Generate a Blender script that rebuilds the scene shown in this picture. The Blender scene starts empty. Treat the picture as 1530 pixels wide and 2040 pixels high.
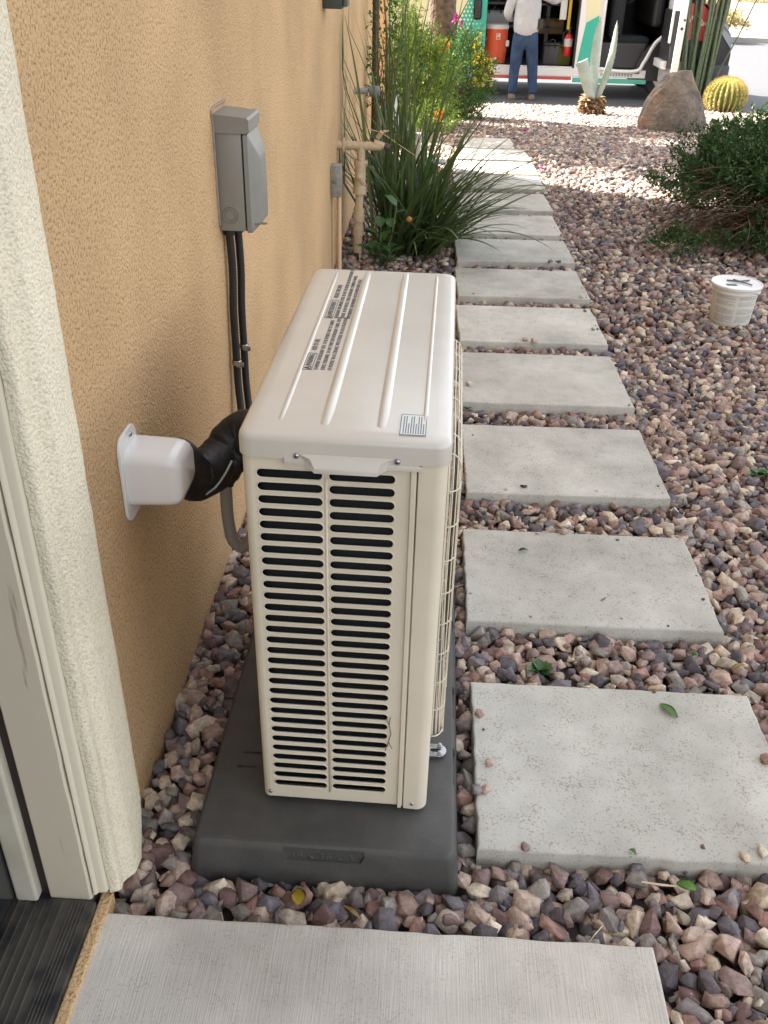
import bpy, bmesh, math, random
import numpy as np
from mathutils import Vector, Matrix, Euler, noise
random.seed(7); rng = np.random.default_rng(7)
S = bpy.context.scene; C = S.collection; PI = math.pi; R = math.radians
# ------------------------------------------------------------------ camera, sky, sun, exposure
CX = Vector((0.99802, 0.05903, 0.02148)); CY = Vector((0.04907, -0.51910, -0.85330)); CZ = Vector((-0.03922, 0.85267, -0.52097))
H = 1.35; FPX = 1820.0
cd = bpy.data.cameras.new('camera'); cam = bpy.data.objects.new('camera', cd); C.objects.link(cam); S.camera = cam
cd.sensor_fit = 'HORIZONTAL'; cd.sensor_width = 36; cd.lens = FPX/1530*36; cd.clip_start = .05; cd.clip_end = 1000
cam.matrix_world = Matrix(((CX[0], -CY[0], -CZ[0], 0), (CX[1], -CY[1], -CZ[1], 0), (CX[2], -CY[2], -CZ[2], H), (0, 0, 0, 1)))
SUN = Vector((-.88, .475, 0)).normalized(); EL = R(48)
SUN = Vector((SUN.x*math.cos(EL), SUN.y*math.cos(EL), math.sin(EL)))
w = bpy.data.worlds.new('World'); S.world = w; w.use_nodes = True; wn = w.node_tree
sky = wn.nodes.new('ShaderNodeTexSky'); sky.sky_type = 'NISHITA'; sky.sun_disc = False
sky.sun_elevation = EL; sky.sun_rotation = math.atan2(SUN.x, SUN.y); sky.dust_density = 2.5; sky.ozone_density = .6
hs = wn.nodes.new('ShaderNodeHueSaturation'); hs.inputs['Saturation'].default_value = .28
wn.links.new(sky.outputs[0], hs.inputs['Color'])
bg = wn.nodes['Background']; wn.links.new(hs.outputs[0], bg.inputs[0]); bg.inputs[1].default_value = .125
sl = bpy.data.lights.new('sun', 'SUN'); sl.energy = 5; sl.angle = R(.53); sl.color = (1, .95, .86)
so = bpy.data.objects.new('sun', sl); C.objects.link(so); so.rotation_euler = (-SUN).to_track_quat('-Z', 'Y').to_euler()
S.view_settings.view_transform = 'Standard'; S.view_settings.look = 'None'; S.view_settings.gamma = 1
S.view_settings.exposure = 2.35

def pix(px, py, ax, val):            # the point on plane axis=val that the photo shows at px, py
    r = CX*0; q = Vector((px-765, py-1020, FPX))
    r = Vector((CX[0]*q.x+CY[0]*q.y+CZ[0]*q.z, CX[1]*q.x+CY[1]*q.y+CZ[1]*q.z, CX[2]*q.x+CY[2]*q.y+CZ[2]*q.z))
    o = Vector((0, 0, H)); return o+r*((val-o[ax])/r[ax])
def gz(y): return 0 if y < 8 else -.064*(min(y, 13.65)-8)
# ------------------------------------------------------------------ materials
MATS = {}
def mat(name, col, rough=.6, metal=0, spec=None, col2=None, nscale=40, bump=0, bscale=200, detail=4, ramp=None, coat=0, emit=None, alpha=1, trans=0, dist=.002):
    if name in MATS: return MATS[name]
    m = bpy.data.materials.new(name); m.use_nodes = True; MATS[name] = m
    n = m.node_tree.nodes; l = m.node_tree.links; b = n['Principled BSDF']
    b.inputs['Base Color'].default_value = (*col, 1); b.inputs['Roughness'].default_value = rough; b.inputs['Metallic'].default_value = metal
    if spec is not None: b.inputs['Specular IOR Level'].default_value = spec
    if coat: b.inputs['Coat Weight'].default_value = coat; b.inputs['Coat Roughness'].default_value = .15
    tc = n.new('ShaderNodeTexCoord')
    if col2 is not None:
        nt = n.new('ShaderNodeTexNoise'); nt.inputs['Scale'].default_value = nscale; nt.inputs['Detail'].default_value = detail; nt.inputs['Roughness'].default_value = .65
        l.new(tc.outputs['Object'], nt.inputs['Vector'])
        cr = n.new('ShaderNodeValToRGB'); a, c = ramp or (.38, .62)
        cr.color_ramp.elements[0].position = a; cr.color_ramp.elements[1].position = c
        cr.color_ramp.elements[0].color = (*col2, 1); cr.color_ramp.elements[1].color = (*col, 1)
        l.new(nt.outputs[0], cr.inputs[0]); l.new(cr.outputs[0], b.inputs['Base Color'])
    if bump:
        bt = n.new('ShaderNodeTexNoise'); bt.inputs['Scale'].default_value = bscale; bt.inputs['Detail'].default_value = 3
        l.new(tc.outputs['Object'], bt.inputs['Vector'])
        bn = n.new('ShaderNodeBump'); bn.inputs['Strength'].default_value = bump; bn.inputs['Distance'].default_value = dist
        l.new(bt.outputs[0], bn.inputs['Height']); l.new(bn.outputs[0], b.inputs['Normal'])
    if trans: b.inputs['Transmission Weight'].default_value = trans
    return m
def nodes(m): return m.node_tree.nodes, m.node_tree.links, m.node_tree.nodes['Principled BSDF']
def island_mat(name, cols, rough=.7, tex=None, transl=0, bump=0, bscale=300, spec=.3):
    m = bpy.data.materials.new(name); m.use_nodes = True; MATS[name] = m; n, l, b = nodes(m)
    g = n.new('ShaderNodeNewGeometry'); cr = n.new('ShaderNodeValToRGB'); e = cr.color_ramp.elements
    while len(e) < len(cols): e.new(.5)
    for i, c in enumerate(cols): e[i].position = i/(len(cols)); e[i].color = (*c, 1)
    cr.color_ramp.interpolation = 'LINEAR' if transl else 'CONSTANT'
    l.new(g.outputs['Random Per Island'], cr.inputs[0]); out = cr.outputs[0]
    tc = n.new('ShaderNodeTexCoord')
    if tex:
        nt = n.new('ShaderNodeTexNoise'); nt.inputs['Scale'].default_value = tex; nt.inputs['Detail'].default_value = 5; nt.inputs['Roughness'].default_value = .7
        l.new(tc.outputs['Object'], nt.inputs['Vector'])
        mr = n.new('ShaderNodeMapRange'); mr.inputs[1].default_value = .3; mr.inputs[2].default_value = .7; mr.inputs[3].default_value = .55; mr.inputs[4].default_value = 1.4
        l.new(nt.outputs[0], mr.inputs[0])
        mx = n.new('ShaderNodeVectorMath'); mx.operation = 'SCALE'; l.new(out, mx.inputs[0]); l.new(mr.outputs[0], mx.inputs['Scale']); out = mx.outputs[0]
    l.new(out, b.inputs['Base Color']); b.inputs['Roughness'].default_value = rough; b.inputs['Specular IOR Level'].default_value = spec
    if bump:
        bt = n.new('ShaderNodeTexNoise'); bt.inputs['Scale'].default_value = bscale; l.new(tc.outputs['Object'], bt.inputs['Vector'])
        bn = n.new('ShaderNodeBump'); bn.inputs['Strength'].default_value = bump; bn.inputs['Distance'].default_value = .002
        l.new(bt.outputs[0], bn.inputs['Height']); l.new(bn.outputs[0], b.inputs['Normal'])
    if transl:
        tr = n.new('ShaderNodeBsdfTranslucent'); l.new(out, tr.inputs[0]); ms = n.new('ShaderNodeMixShader'); ms.inputs[0].default_value = transl
        l.new(b.outputs[0], ms.inputs[1]); l.new(tr.outputs[0], ms.inputs[2]); l.new(ms.outputs[0], n['Material Output'].inputs[0])
    return m
# ------------------------------------------------------------------ mesh helpers
ORG = {}
def link_mesh(name, me, m, parent=None, org=None, smooth=False, sharp=None):
    """me has world coordinates; the object gets its own origin"""
    o = bpy.data.objects.new(name, me); C.objects.link(o)
    if parent is not None: org = ORG[parent.name]
    elif org is None:
        co = np.empty(len(me.vertices)*3, 'f'); me.vertices.foreach_get('co', co); co = co.reshape(-1, 3)
        org = Vector(((co[:, 0].min()+co[:, 0].max())/2, (co[:, 1].min()+co[:, 1].max())/2, co[:, 2].min()))
    org = Vector([float(v) for v in org]); me.transform(Matrix.Translation(-org))
    if parent is not None: o.parent = parent
    else: o.location = org
    ORG[o.name] = org
    for mm in (m if isinstance(m, (list, tuple)) else [m]): me.materials.append(mm)
    if smooth: me.shade_smooth()
    if smooth and sharp: me.set_sharp_from_angle(angle=R(sharp))
    return o
def thing(name, label, cat, loc, group=None):
    o = bpy.data.objects.new(name, None); C.objects.link(o); o.location = loc; o.empty_display_size = .1
    ORG[o.name] = Vector(loc); return tag(o, label, cat, group)
def tag(o, label, cat, group=None, kind=None):
    o['label'] = label; o['category'] = cat
    if group: o['group'] = group
    if kind: o['kind'] = kind
    return o
def struct(o): o['kind'] = 'structure'; return o
class MB:
    def __init__(s): s.v = []; s.f = []; s.mi = []
    def add(s, v, f, mi=0):
        k = len(s.v); s.v += [tuple(p) for p in v]; s.f += [tuple(i+k for i in q) for q in f]; s.mi += [mi]*len(f); return s
    def box(s, x0, x1, y0, y1, z0, z1, bev=0, seg=2, M=None, mi=0):
        bm = bmesh.new(); bmesh.ops.create_cube(bm, size=1)
        for v in bm.verts: v.co = Vector(((x0+x1)/2+v.co.x*(x1-x0), (y0+y1)/2+v.co.y*(y1-y0), (z0+z1)/2+v.co.z*(z1-z0)))
        if bev: bmesh.ops.bevel(bm, geom=bm.edges[:], offset=bev, segments=seg, profile=.5, affect='EDGES')
        s.bm(bm, M, mi); return s
    def bm(s, bm, M=None, mi=0):
        if M is not None: bmesh.ops.transform(bm, matrix=M, verts=bm.verts)
        bm.verts.index_update(); s.add([v.co for v in bm.verts], [[v.index for v in f.verts] for f in bm.faces], mi); bm.free(); return s
    def mesh(s, me, M=None, mi=0):
        vs = [(M @ v.co) if M is not None else v.co for v in me.vertices]; s.add(vs, [list(p.vertices) for p in me.polygons], mi); return s
    def tube(s, pts, r, n=8, cap=True, mi=0):
        pts = [Vector(p) for p in pts]; rs = r if isinstance(r, (list, tuple)) else [r]*len(pts)
        v = []; up = None
        for i, p in enumerate(pts):
            t = (pts[min(i+1, len(pts)-1)]-pts[max(i-1, 0)]).normalized()
            if up is None: up = t.orthogonal().normalized()
            up = (up-t*up.dot(t)).normalized(); sd = t.cross(up)
            for k in range(n): a = 2*PI*k/n; v.append(p+(up*math.cos(a)+sd*math.sin(a))*rs[i])
        f = [(i*n+k, i*n+(k+1) % n, (i+1)*n+(k+1) % n, (i+1)*n+k) for i in range(len(pts)-1) for k in range(n)]
        if cap: f += [tuple(range(n))[::-1], tuple((len(pts)-1)*n+k for k in range(n))]
        s.add(v, f, mi); return s
    def lathe(s, prof, c=(0, 0, 0), n=24, ax='z', M=None, mi=0):      # prof: (r, h)
        v = []; c = Vector(c)
        for r_, h in prof:
            for k in range(n):
                a = 2*PI*k/n; p = (r_*math.cos(a), r_*math.sin(a), h)
                if ax == 'x': p = (h, p[0], p[1])
                if ax == 'y': p = (p[1], h, p[0])
                p = Vector(p); p = (M @ p) if M is not None else p; v.append(p+c)
        m = len(prof); f = [(i*n+k, i*n+(k+1) % n, (i+1)*n+(k+1) % n, (i+1)*n+k) for i in range(m-1) for k in range(n)]
        f += [tuple(range(n))[::-1], tuple((m-1)*n+k for k in range(n))]
        s.add(v, f, mi); return s
    def prism(s, pts, ax, a, b, mi=0):     # polygon in the two other axes, extruded along ax from a to b
        def mk(p, t): return {'x': (t, p[0], p[1]), 'y': (p[0], t, p[1]), 'z': (p[0], p[1], t)}[ax]
        n = len(pts); v = [mk(p, a) for p in pts]+[mk(p, b) for p in pts]
        s.add(v, [tuple(range(n)), tuple(range(2*n-1, n-1, -1))]+[(i, i+n, (i+1) % n+n, (i+1) % n) for i in range(n)], mi); return s
    def loops(s, L, cap0=True, cap1=True, mi=0):
        n = len(L[0]); v = [p for q in L for p in q]
        f = [(i*n+k, i*n+(k+1) % n, (i+1)*n+(k+1) % n, (i+1)*n+k) for i in range(len(L)-1) for k in range(n)]
        if cap0: f.append(tuple(range(n))[::-1])
        if cap1: f.append(tuple((len(L)-1)*n+k for k in range(n)))
        s.add(v, f, mi); return s
    def build(s, name, m, parent=None, smooth=False, sharp=None, org=None):
        me = bpy.data.meshes.new(name); me.from_pydata(s.v, [], s.f); me.update()
        bm = bmesh.new(); bm.from_mesh(me); bmesh.ops.recalc_face_normals(bm, faces=bm.faces); bm.to_mesh(me); bm.free()
        if isinstance(m, (list, tuple)): me.polygons.foreach_set('material_index', s.mi)
        return link_mesh(name, me, m, parent, org, smooth, sharp)
def rrect(x0, x1, y0, y1, r, z, n=6):
    p = []
    for cx, cy, a0 in ((x1-r, y1-r, 0), (x0+r, y1-r, 90), (x0+r, y0+r, 180), (x1-r, y0+r, 270)):
        for k in range(n+1): a = R(a0+90*k/n); p.append((cx+r*math.cos(a), cy+r*math.sin(a), z))
    return p
def ev_mesh(ob):
    dg = bpy.context.evaluated_depsgraph_get(); me = bpy.data.meshes.new_from_object(ob.evaluated_get(dg)); bpy.data.objects.remove(ob); return me
def text_mesh(body, size, ext=.0004, sx=1, spacing=1, off=0):
    cu = bpy.data.curves.new('t', 'FONT'); cu.body = body; cu.size = size; cu.extrude = ext; cu.space_character = spacing; cu.resolution_u = 2; cu.offset = off
    o = bpy.data.objects.new('t', cu); C.objects.link(o); me = ev_mesh(o); me.transform(Matrix.Diagonal((sx, 1, 1, 1))); return me
def panel_mesh(outer, holes, th, bev=0):       # filled 2D curve with holes, thickness th about z=0
    cu = bpy.data.curves.new('p', 'CURVE'); cu.dimensions = '2D'; cu.fill_mode = 'BOTH'; cu.extrude = max(th/2-bev, 0); cu.bevel_depth = bev; cu.bevel_resolution = 1
    cu.offset = -bev
    for pts in [outer]+holes:
        sp = cu.splines.new('POLY'); sp.points.add(len(pts)-1); sp.use_cyclic_u = True
        for i, p in enumerate(pts): sp.points[i].co = (p[0], p[1], 0, 1)
    o = bpy.data.objects.new('p', cu); C.objects.link(o); return ev_mesh(o)
def np_mesh(name, V, F, m, parent=None, org=None, smooth=False):   # V (n,3), F (m,k) same-size faces, or list of arrays
    me = bpy.data.meshes.new(name); me.vertices.add(len(V)); me.vertices.foreach_set('co', V.astype('f').ravel())
    k = F.shape[1]; me.loops.add(F.size); me.loops.foreach_set('vertex_index', F.astype('i').ravel())
    me.polygons.add(len(F)); me.polygons.foreach_set('loop_start', np.arange(len(F), dtype='i')*k)
    me.update(calc_edges=True)
    me.validate()
    return link_mesh(name, me, m, parent, org, smooth)
def bool_cut(me, cutter):
    a = bpy.data.objects.new('a', me); b = bpy.data.objects.new('b', cutter); C.objects.link(a); C.objects.link(b)
    md = a.modifiers.new('b', 'BOOLEAN'); md.operation = 'DIFFERENCE'; md.object = b; md.solver = 'EXACT'
    r = ev_mesh(a); bpy.data.objects.remove(b); return r

# ------------------------------------------------------------------ leaves
def leaves(pos, dirs, nor, L, W, fold=.25, shape='diamond'):
    """arrays: pos n,3; dirs n,3 unit; nor n,3; L,W n -> V,F quads (folded leaf of 2 quads)"""
    n = len(pos); d = dirs; sd = np.cross(d, nor); sd /= np.linalg.norm(sd, axis=1)[:, None]+1e-9; up = np.cross(sd, d)
    L = L[:, None]; W = W[:, None]
    base = pos; tip = pos+d*L-up*L*.12; mid = pos+d*L*.5
    l1 = pos+d*L*.3+sd*W*.45+up*W*fold; l2 = pos+d*L*.68+sd*W*.4+up*W*fold*.8
    r1 = pos+d*L*.3-sd*W*.45+up*W*fold; r2 = pos+d*L*.68-sd*W*.4+up*W*fold*.8
    V = np.stack([base, l1, l2, tip, r2, r1, mid], 1).reshape(-1, 3)
    q = np.array([[0, 6, 2, 1], [6, 3, 2, 2], [0, 5, 4, 6], [6, 4, 3, 3]])
    t = np.array([[0, 6, 1], [1, 6, 2], [6, 3, 2], [0, 5, 6], [5, 4, 6], [6, 4, 3]])
    F = (t[None]+np.arange(n)[:, None, None]*7).reshape(-1, 3); return V, F
def unit(a): return a/(np.linalg.norm(a, axis=-1, keepdims=True)+1e-9)
def sprigs(c, out, n_leaf, L, W, ln=.1, spread=.9):
    """c (n,3) sprig bases, out (n,3) directions; each sprig carries leaves along it"""
    n = len(c); out = unit(out); t = rng.random((n, n_leaf, 1)); pos = c[:, None]+out[:, None]*t*ln+rng.normal(0, ln*.1, (n, n_leaf, 3))
    d = unit(out[:, None]+rng.normal(0, spread, (n, n_leaf, 3))); nr = unit(rng.normal(0, .6, (n, n_leaf, 3))+np.array([0, 0, .8]))
    k = n*n_leaf; s = rng.uniform(.6, 1.25, k)
    return leaves(pos.reshape(-1, 3), d.reshape(-1, 3), nr.reshape(-1, 3), L*s, W*s)
def ell(n, c, r, lo=.6, up=-1):
    d = unit(rng.normal(0, 1, (n*3, 3))); d = d[d[:, 2] > up][:n]; rad = rng.uniform(lo, 1, (len(d), 1))**.7
    lump = np.array([noise.noise(Vector(q)*2.3) for q in d])[:, None]; return np.array(c)+d*np.array(r)*rad*(1+.35*lump), d
def branch_net(mb, base, tips, r0=.012, r1=.002, n=5, sag=0, mi=0):
    base = Vector(base)
    for t in tips:
        t = Vector(t); m = base.lerp(t, .5)+Vector((random.uniform(-.05, .05), random.uniform(-.05, .05), random.uniform(0, .06)-sag))*(t-base).length*1.3
        P = [base.lerp(m, .0)*(1) if False else (base*(1-u)**2+m*2*u*(1-u)+t*u*u)+Vector((random.gauss(0, 1), random.gauss(0, 1), random.gauss(0, 1)))*.012*(t-base).length for u in (0, .25, .5, .75, 1)]
        mb.tube(P, [r0+(r1-r0)*u for u in (0, .25, .5, .75, 1)], n, mi=mi)

# ------------------------------------------------------------------ material set
def stucco(name, c1, c2, sc, bs, dist, pit=.5):
    m = mat(name, c1, .92, spec=.15); n, l, b = nodes(m); tc = [x for x in n if x.type == 'TEX_COORD'][0]
    nt = n.new('ShaderNodeTexNoise'); nt.inputs['Scale'].default_value = sc; nt.inputs['Detail'].default_value = 4; nt.inputs['Roughness'].default_value = .6
    n2 = n.new('ShaderNodeTexNoise'); n2.inputs['Scale'].default_value = 2.2; n2.inputs['Detail'].default_value = 3
    vo = n.new('ShaderNodeTexVoronoi'); vo.inputs['Scale'].default_value = sc*.8
    for x in (nt, n2, vo): l.new(tc.outputs['Object'], x.inputs['Vector'])
    cr = n.new('ShaderNodeValToRGB'); cr.color_ramp.elements[0].position = .36; cr.color_ramp.elements[1].position = .36+pit*.34
    cr.color_ramp.elements[0].color = (*c2, 1); cr.color_ramp.elements[1].color = (*c1, 1); l.new(nt.outputs[0], cr.inputs[0])
    mr = n.new('ShaderNodeMapRange'); mr.inputs[1].default_value = .3; mr.inputs[2].default_value = .7; mr.inputs[3].default_value = .84; mr.inputs[4].default_value = 1.08
    l.new(n2.outputs[0], mr.inputs[0]); vm = n.new('ShaderNodeVectorMath'); vm.operation = 'SCALE'; l.new(cr.outputs[0], vm.inputs[0]); l.new(mr.outputs[0], vm.inputs['Scale'])
    l.new(vm.outputs[0], b.inputs['Base Color'])
    ad = n.new('ShaderNodeMath'); ad.operation = 'MULTIPLY_ADD'; l.new(vo.outputs[0], ad.inputs[0]); ad.inputs[1].default_value = -.4; l.new(nt.outputs[0], ad.inputs[2])
    bn = n.new('ShaderNodeBump'); bn.inputs['Strength'].default_value = bs; bn.inputs['Distance'].default_value = dist; l.new(ad.outputs[0], bn.inputs['Height']); l.new(bn.outputs[0], b.inputs['Normal'])
    return m
M_wall = stucco('tan_stucco', (.63, .42, .225), (.36, .215, .105), 190, 1, .004, .38)
M_trim = stucco('cream_stucco', (.86, .775, .59), (.70, .61, .44), 260, .8, .005, .5)
def concrete(name, c1, c2, speck, streak=False):
    m = mat(name, c1, .88, spec=.2); n, l, b = nodes(m); tc = [x for x in n if x.type == 'TEX_COORD'][0]
    oi = n.new('ShaderNodeObjectInfo'); sc_ = n.new('ShaderNodeMath'); sc_.operation = 'MULTIPLY'; sc_.inputs[1].default_value = 37; l.new(oi.outputs['Random'], sc_.inputs[0])
    va = n.new('ShaderNodeVectorMath'); va.operation = 'ADD'; l.new(tc.outputs['Object'], va.inputs[0]); l.new(sc_.outputs[0], va.inputs[1])
    def nz(s, d=5, vec=None):
        x = n.new('ShaderNodeTexNoise'); x.inputs['Scale'].default_value = s; x.inputs['Detail'].default_value = d; x.inputs['Roughness'].default_value = .65
        l.new(vec or va.outputs[0], x.inputs['Vector']); return x
    a = nz(6); s = nz(230, 7); cr = n.new('ShaderNodeValToRGB'); cr.color_ramp.elements[0].position = .32; cr.color_ramp.elements[1].position = .64
    cr.color_ramp.elements[0].color = (*c2, 1); cr.color_ramp.elements[1].color = (*c1, 1); l.new(a.outputs[0], cr.inputs[0])
    sp = n.new('ShaderNodeValToRGB'); sp.color_ramp.elements[0].position = .36; sp.color_ramp.elements[1].position = .46
    sp.color_ramp.elements[0].color = (*speck, 1); sp.color_ramp.elements[1].color = (1, 1, 1, 1); pk_ = nz(22, 3); pa = n.new('ShaderNodeMath'); pa.operation = 'MULTIPLY_ADD'; l.new(pk_.outputs[0], pa.inputs[0]); pa.inputs[1].default_value = .35; pa.inputs[2].default_value = -.165; ps = n.new('ShaderNodeMath'); ps.operation = 'ADD'; l.new(s.outputs[0], ps.inputs[0]); l.new(pa.outputs[0], ps.inputs[1]); l.new(ps.outputs[0], sp.inputs[0])
    mx = n.new('ShaderNodeMix'); mx.data_type = 'RGBA'; mx.blend_type = 'MULTIPLY'; mx.inputs[0].default_value = .75 if not streak else .35
    l.new(cr.outputs[0], mx.inputs[6]); l.new(sp.outputs[0], mx.inputs[7]); out = mx.outputs[2]; hgt = s.outputs[0]
    if streak:
        mp = n.new('ShaderNodeMapping'); mp.inputs['Scale'].default_value = (330, 9, 1); l.new(tc.outputs['Object'], mp.inputs[0])
        st = nz(1, 3, mp.outputs[0]); hgt = st.outputs[0]
        mr = n.new('ShaderNodeMapRange'); mr.inputs[1].default_value = .3; mr.inputs[2].default_value = .7; mr.inputs[3].default_value = .95; mr.inputs[4].default_value = 1.03; l.new(st.outputs[0], mr.inputs[0])
        vm = n.new('ShaderNodeVectorMath'); vm.operation = 'SCALE'; l.new(out, vm.inputs[0]); l.new(mr.outputs[0], vm.inputs['Scale']); out = vm.outputs[0]
    big = nz(2.6, 4); m1 = n.new('ShaderNodeMapRange'); m1.inputs[1].default_value = .32; m1.inputs[2].default_value = .66; m1.inputs[3].default_value = .74; m1.inputs[4].default_value = 1.08; l.new(big.outputs[0], m1.inputs[0])
    m2 = n.new('ShaderNodeMapRange'); m2.inputs[3].default_value = .93; m2.inputs[4].default_value = 1.05; l.new(oi.outputs['Random'], m2.inputs[0]); m3 = n.new('ShaderNodeMath'); m3.operation = 'MULTIPLY'; l.new(m1.outputs[0], m3.inputs[0]); l.new(m2.outputs[0], m3.inputs[1])
    v2 = n.new('ShaderNodeVectorMath'); v2.operation = 'SCALE'; l.new(out, v2.inputs[0]); l.new(m3.outputs[0], v2.inputs['Scale']); out = v2.outputs[0]
    l.new(out, b.inputs['Base Color'])
    bn = n.new('ShaderNodeBump'); bn.inputs['Strength'].default_value = .6; bn.inputs['Distance'].default_value = .002; l.new(hgt, bn.inputs['Height']); l.new(bn.outputs[0], b.inputs['Normal'])
    return m
M_paver = concrete('paver_concrete', (.57, .545, .48), (.48, .455, .395), (.50, .455, .395))
M_slab = concrete('slab_concrete', (.65, .60, .525), (.54, .495, .425), (.5, .44, .38), True)
M_soil = mat('soil', (.10, .075, .06), 1, col2=(.05, .04, .035), nscale=60)
M_stone = island_mat('gravel_stone', [(0.22, 0.151, 0.132), (0.385, 0.269, 0.209), (0.127, 0.103, 0.106), (0.528, 0.414, 0.297), (0.286, 0.202, 0.176), (0.176, 0.155, 0.163), (0.462, 0.325, 0.259), (0.308, 0.269, 0.231), (0.094, 0.078, 0.081), (0.616, 0.515, 0.391), (0.297, 0.174, 0.138), (0.237, 0.202, 0.193), (0.418, 0.347, 0.275), (0.182, 0.112, 0.099), (0.352, 0.241, 0.193), (0.149, 0.132, 0.141), (0.495, 0.375, 0.297), (0.242, 0.213, 0.182)], .78, tex=70, bump=.5, bscale=420)
M_ac = mat('cream_paint', (.68, .60, .465), .42, spec=.5, col2=(.63, .55, .42), nscale=6, ramp=(.3, .58), bump=.05, bscale=900)
M_lid = mat('lid_paint_sky_sheen', (.61, .565, .49), .32, spec=.6, col2=(.565, .52, .445), nscale=7, ramp=(.3, .6), bump=.04, bscale=900, coat=.5)  # casing cream turned cooler: sky reflection on the top is put into the colour
M_dark = mat('dark_interior', (.012, .014, .018), .7)
M_chrome = mat('zinc_metal', (.42, .42, .43), .28, 1)
M_grey = mat('grey_paint', (.235, .225, .195), .45, col2=(.21, .20, .175), nscale=6)
M_black = mat('black_rubber', (.010, .010, .012), .5, bump=.7, bscale=28, dist=.006)
M_blackp = mat('black_plastic', (.015, .015, .016), .4)
M_white = mat('white_plastic', (.72, .70, .67), .25, spec=.5, coat=.4)
M_beigeP = mat('beige_painted_pipe', (.56, .43, .27), .6, col2=(.47, .35, .21), nscale=60, bump=.3, bscale=120)
M_wood = mat('cream_wood', (.62, .555, .43), .6, bump=.3, bscale=30)
M_ink = mat('ink', (.10, .10, .105), .6)
M_blueink = mat('blue_ink', (.10, .16, .28), .6)
M_label = mat('label_paper', (.72, .72, .62), .5)

# ------------------------------------------------------------------ ground, street
ys = [-3, 0, 2, 4, 6, 8, 9, 10, 11, 12, 13, 13.65]
mb = MB()
for i in range(len(ys)-1):
    a, b_ = ys[i], ys[i+1]; mb.add([(-14, a, gz(a)-.032), (30, a, gz(a)-.032), (30, b_, gz(b_)-.032), (-14, b_, gz(b_)-.032)], [(0, 1, 2, 3)])
struct(mb.build('ground', M_soil, org=(0, 0, 0)))
M_street = mat('street_asphalt', (.078, .078, .083), .9, col2=(.062, .062, .067), nscale=25, bump=.4, bscale=150)
st = struct(MB().box(-60, 60, 13.72, 26.5, -.75, -.372).build('street', M_street, org=(0, 20, -.372)))
M_curb = mat('curb_concrete', (.36, .34, .31), .9, col2=(.28, .26, .24), nscale=20)
struct(MB().box(-60, 60, 13.64, 13.72, -.75, -.360, .004).build('kerb', mat('kerb_shade_tone', (.15, .14, .135), .9, col2=(.11, .105, .10), nscale=20)))  # near kerb coloured darker, so shade at the street edge sits in its colour
struct(MB().box(-60, 60, 26.5, 26.7, -.75, -.25, .02).build('far_kerb', M_curb))
mb = MB(); nx, ny = 40, 16
for j in range(ny+1):
    for i in range(nx+1):
        x = -60+3*i*1.0; y = 26.7+j*j*1.2; mb.v.append((x, y, -.26+.02*(y-26.7)**.9+.12*noise.noise(Vector((x*.3, y*.3, 0)))*(j > 0)))
mb.f = [(j*(nx+1)+i, j*(nx+1)+i+1, (j+1)*(nx+1)+i+1, (j+1)*(nx+1)+i) for j in range(ny) for i in range(nx)]; mb.mi = [0]*len(mb.f)
struct(mb.build('far_ground', mat('desert_soil', (.40, .32, .25), 1, col2=(.30, .23, .18), nscale=3, bump=.6, bscale=30, dist=.02), smooth=True))

# ------------------------------------------------------------------ pavers and slab
pav = [(.420, 1.275, .585, .427, .9), (.417, 1.900, .592, .400, 1.2), (.421, 2.528, .588, .448, 2.6), (.420, 3.165, .597, .470, 2.7), (.418, 3.745, .597, .440, 2.9), (.420, 4.315, .603, .435, 3.2), (.420, 4.880, .602, .425, 3.2),
       (.419, 5.430, .590, .455, 3.6), (.418, 6.010, .597, .460, 3.6), (.424, 6.600, .606, .430, 3.2), (.426, 7.105, .597, .450, 2.8), (.427, 7.625, .560, .445, 4), (.420, 8.215, .410, .48, 2)]
def slab_obj(name, cx, cy, lx, ly, rot, z0, z1, m, seed):
    bm = bmesh.new(); r = random.Random(seed)
    L = []
    for inset, z in ((0, z0), (0, z1-.004), (.0015, z1-.001), (.004, z1)):
        p = []
        N = 26; x0, x1, y0, y1 = -lx/2, lx/2, -ly/2, ly/2
        per = [(x0+(x1-x0)*i/N, y0) for i in range(N)]+[(x1, y0+(y1-y0)*i/N) for i in range(N)]+[(x1-(x1-x0)*i/N, y1) for i in range(N)]+[(x0, y1-(y1-y0)*i/N) for i in range(N)]
        for q in per:
            k = 1-2*inset/lx; w_ = .0036*noise.noise(Vector((q[0]*45+seed*7, q[1]*45, z*8)))+(.003*noise.noise(Vector((q[0]*9+seed*3, q[1]*9, 3))))
            d = Vector(q).normalized(); x = max(min(q[0], x1-inset), x0+inset)+d.x*w_; y = max(min(q[1], y1-inset), y0+inset)+d.y*w_
            c, s_ = math.cos(R(rot)), math.sin(R(rot)); p.append((cx+x*c-y*s_, cy+x*s_+y*c, z-(.0012*abs(noise.noise(Vector((q[0]*70, q[1]*70, seed)))) if inset else 0)))
        L.append(p)
    return MB().loops(L).build(name, m, org=(cx, cy, z0))
PLAB = ['nearest and largest concrete paver, beside the dark grey pad, a pointed green leaf on it', 'concrete paver with a folded green leaf and a tiny black twig on it',
        'concrete paver with a dark stone chip near its front edge', 'fourth concrete paver from the camera, level with the middle of the lid',
        'concrete paver level with the white bucket, fifth from the camera', 'sixth concrete paver from the camera, just past the far end of the lid', 'concrete paver with drooping grass blades over its front left corner',
        'concrete paver crossed by one long arching grass blade', 'pale paver behind the arching grass blades, fully in shade', 'concrete paver split by the slanting edge of the house shadow', 'sunlit paver lying just beyond the edge of the house shadow',
        'second farthest concrete paver, dappled with sun at its left', 'farthest and narrowest concrete paver at the end of the stepping path']
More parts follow.
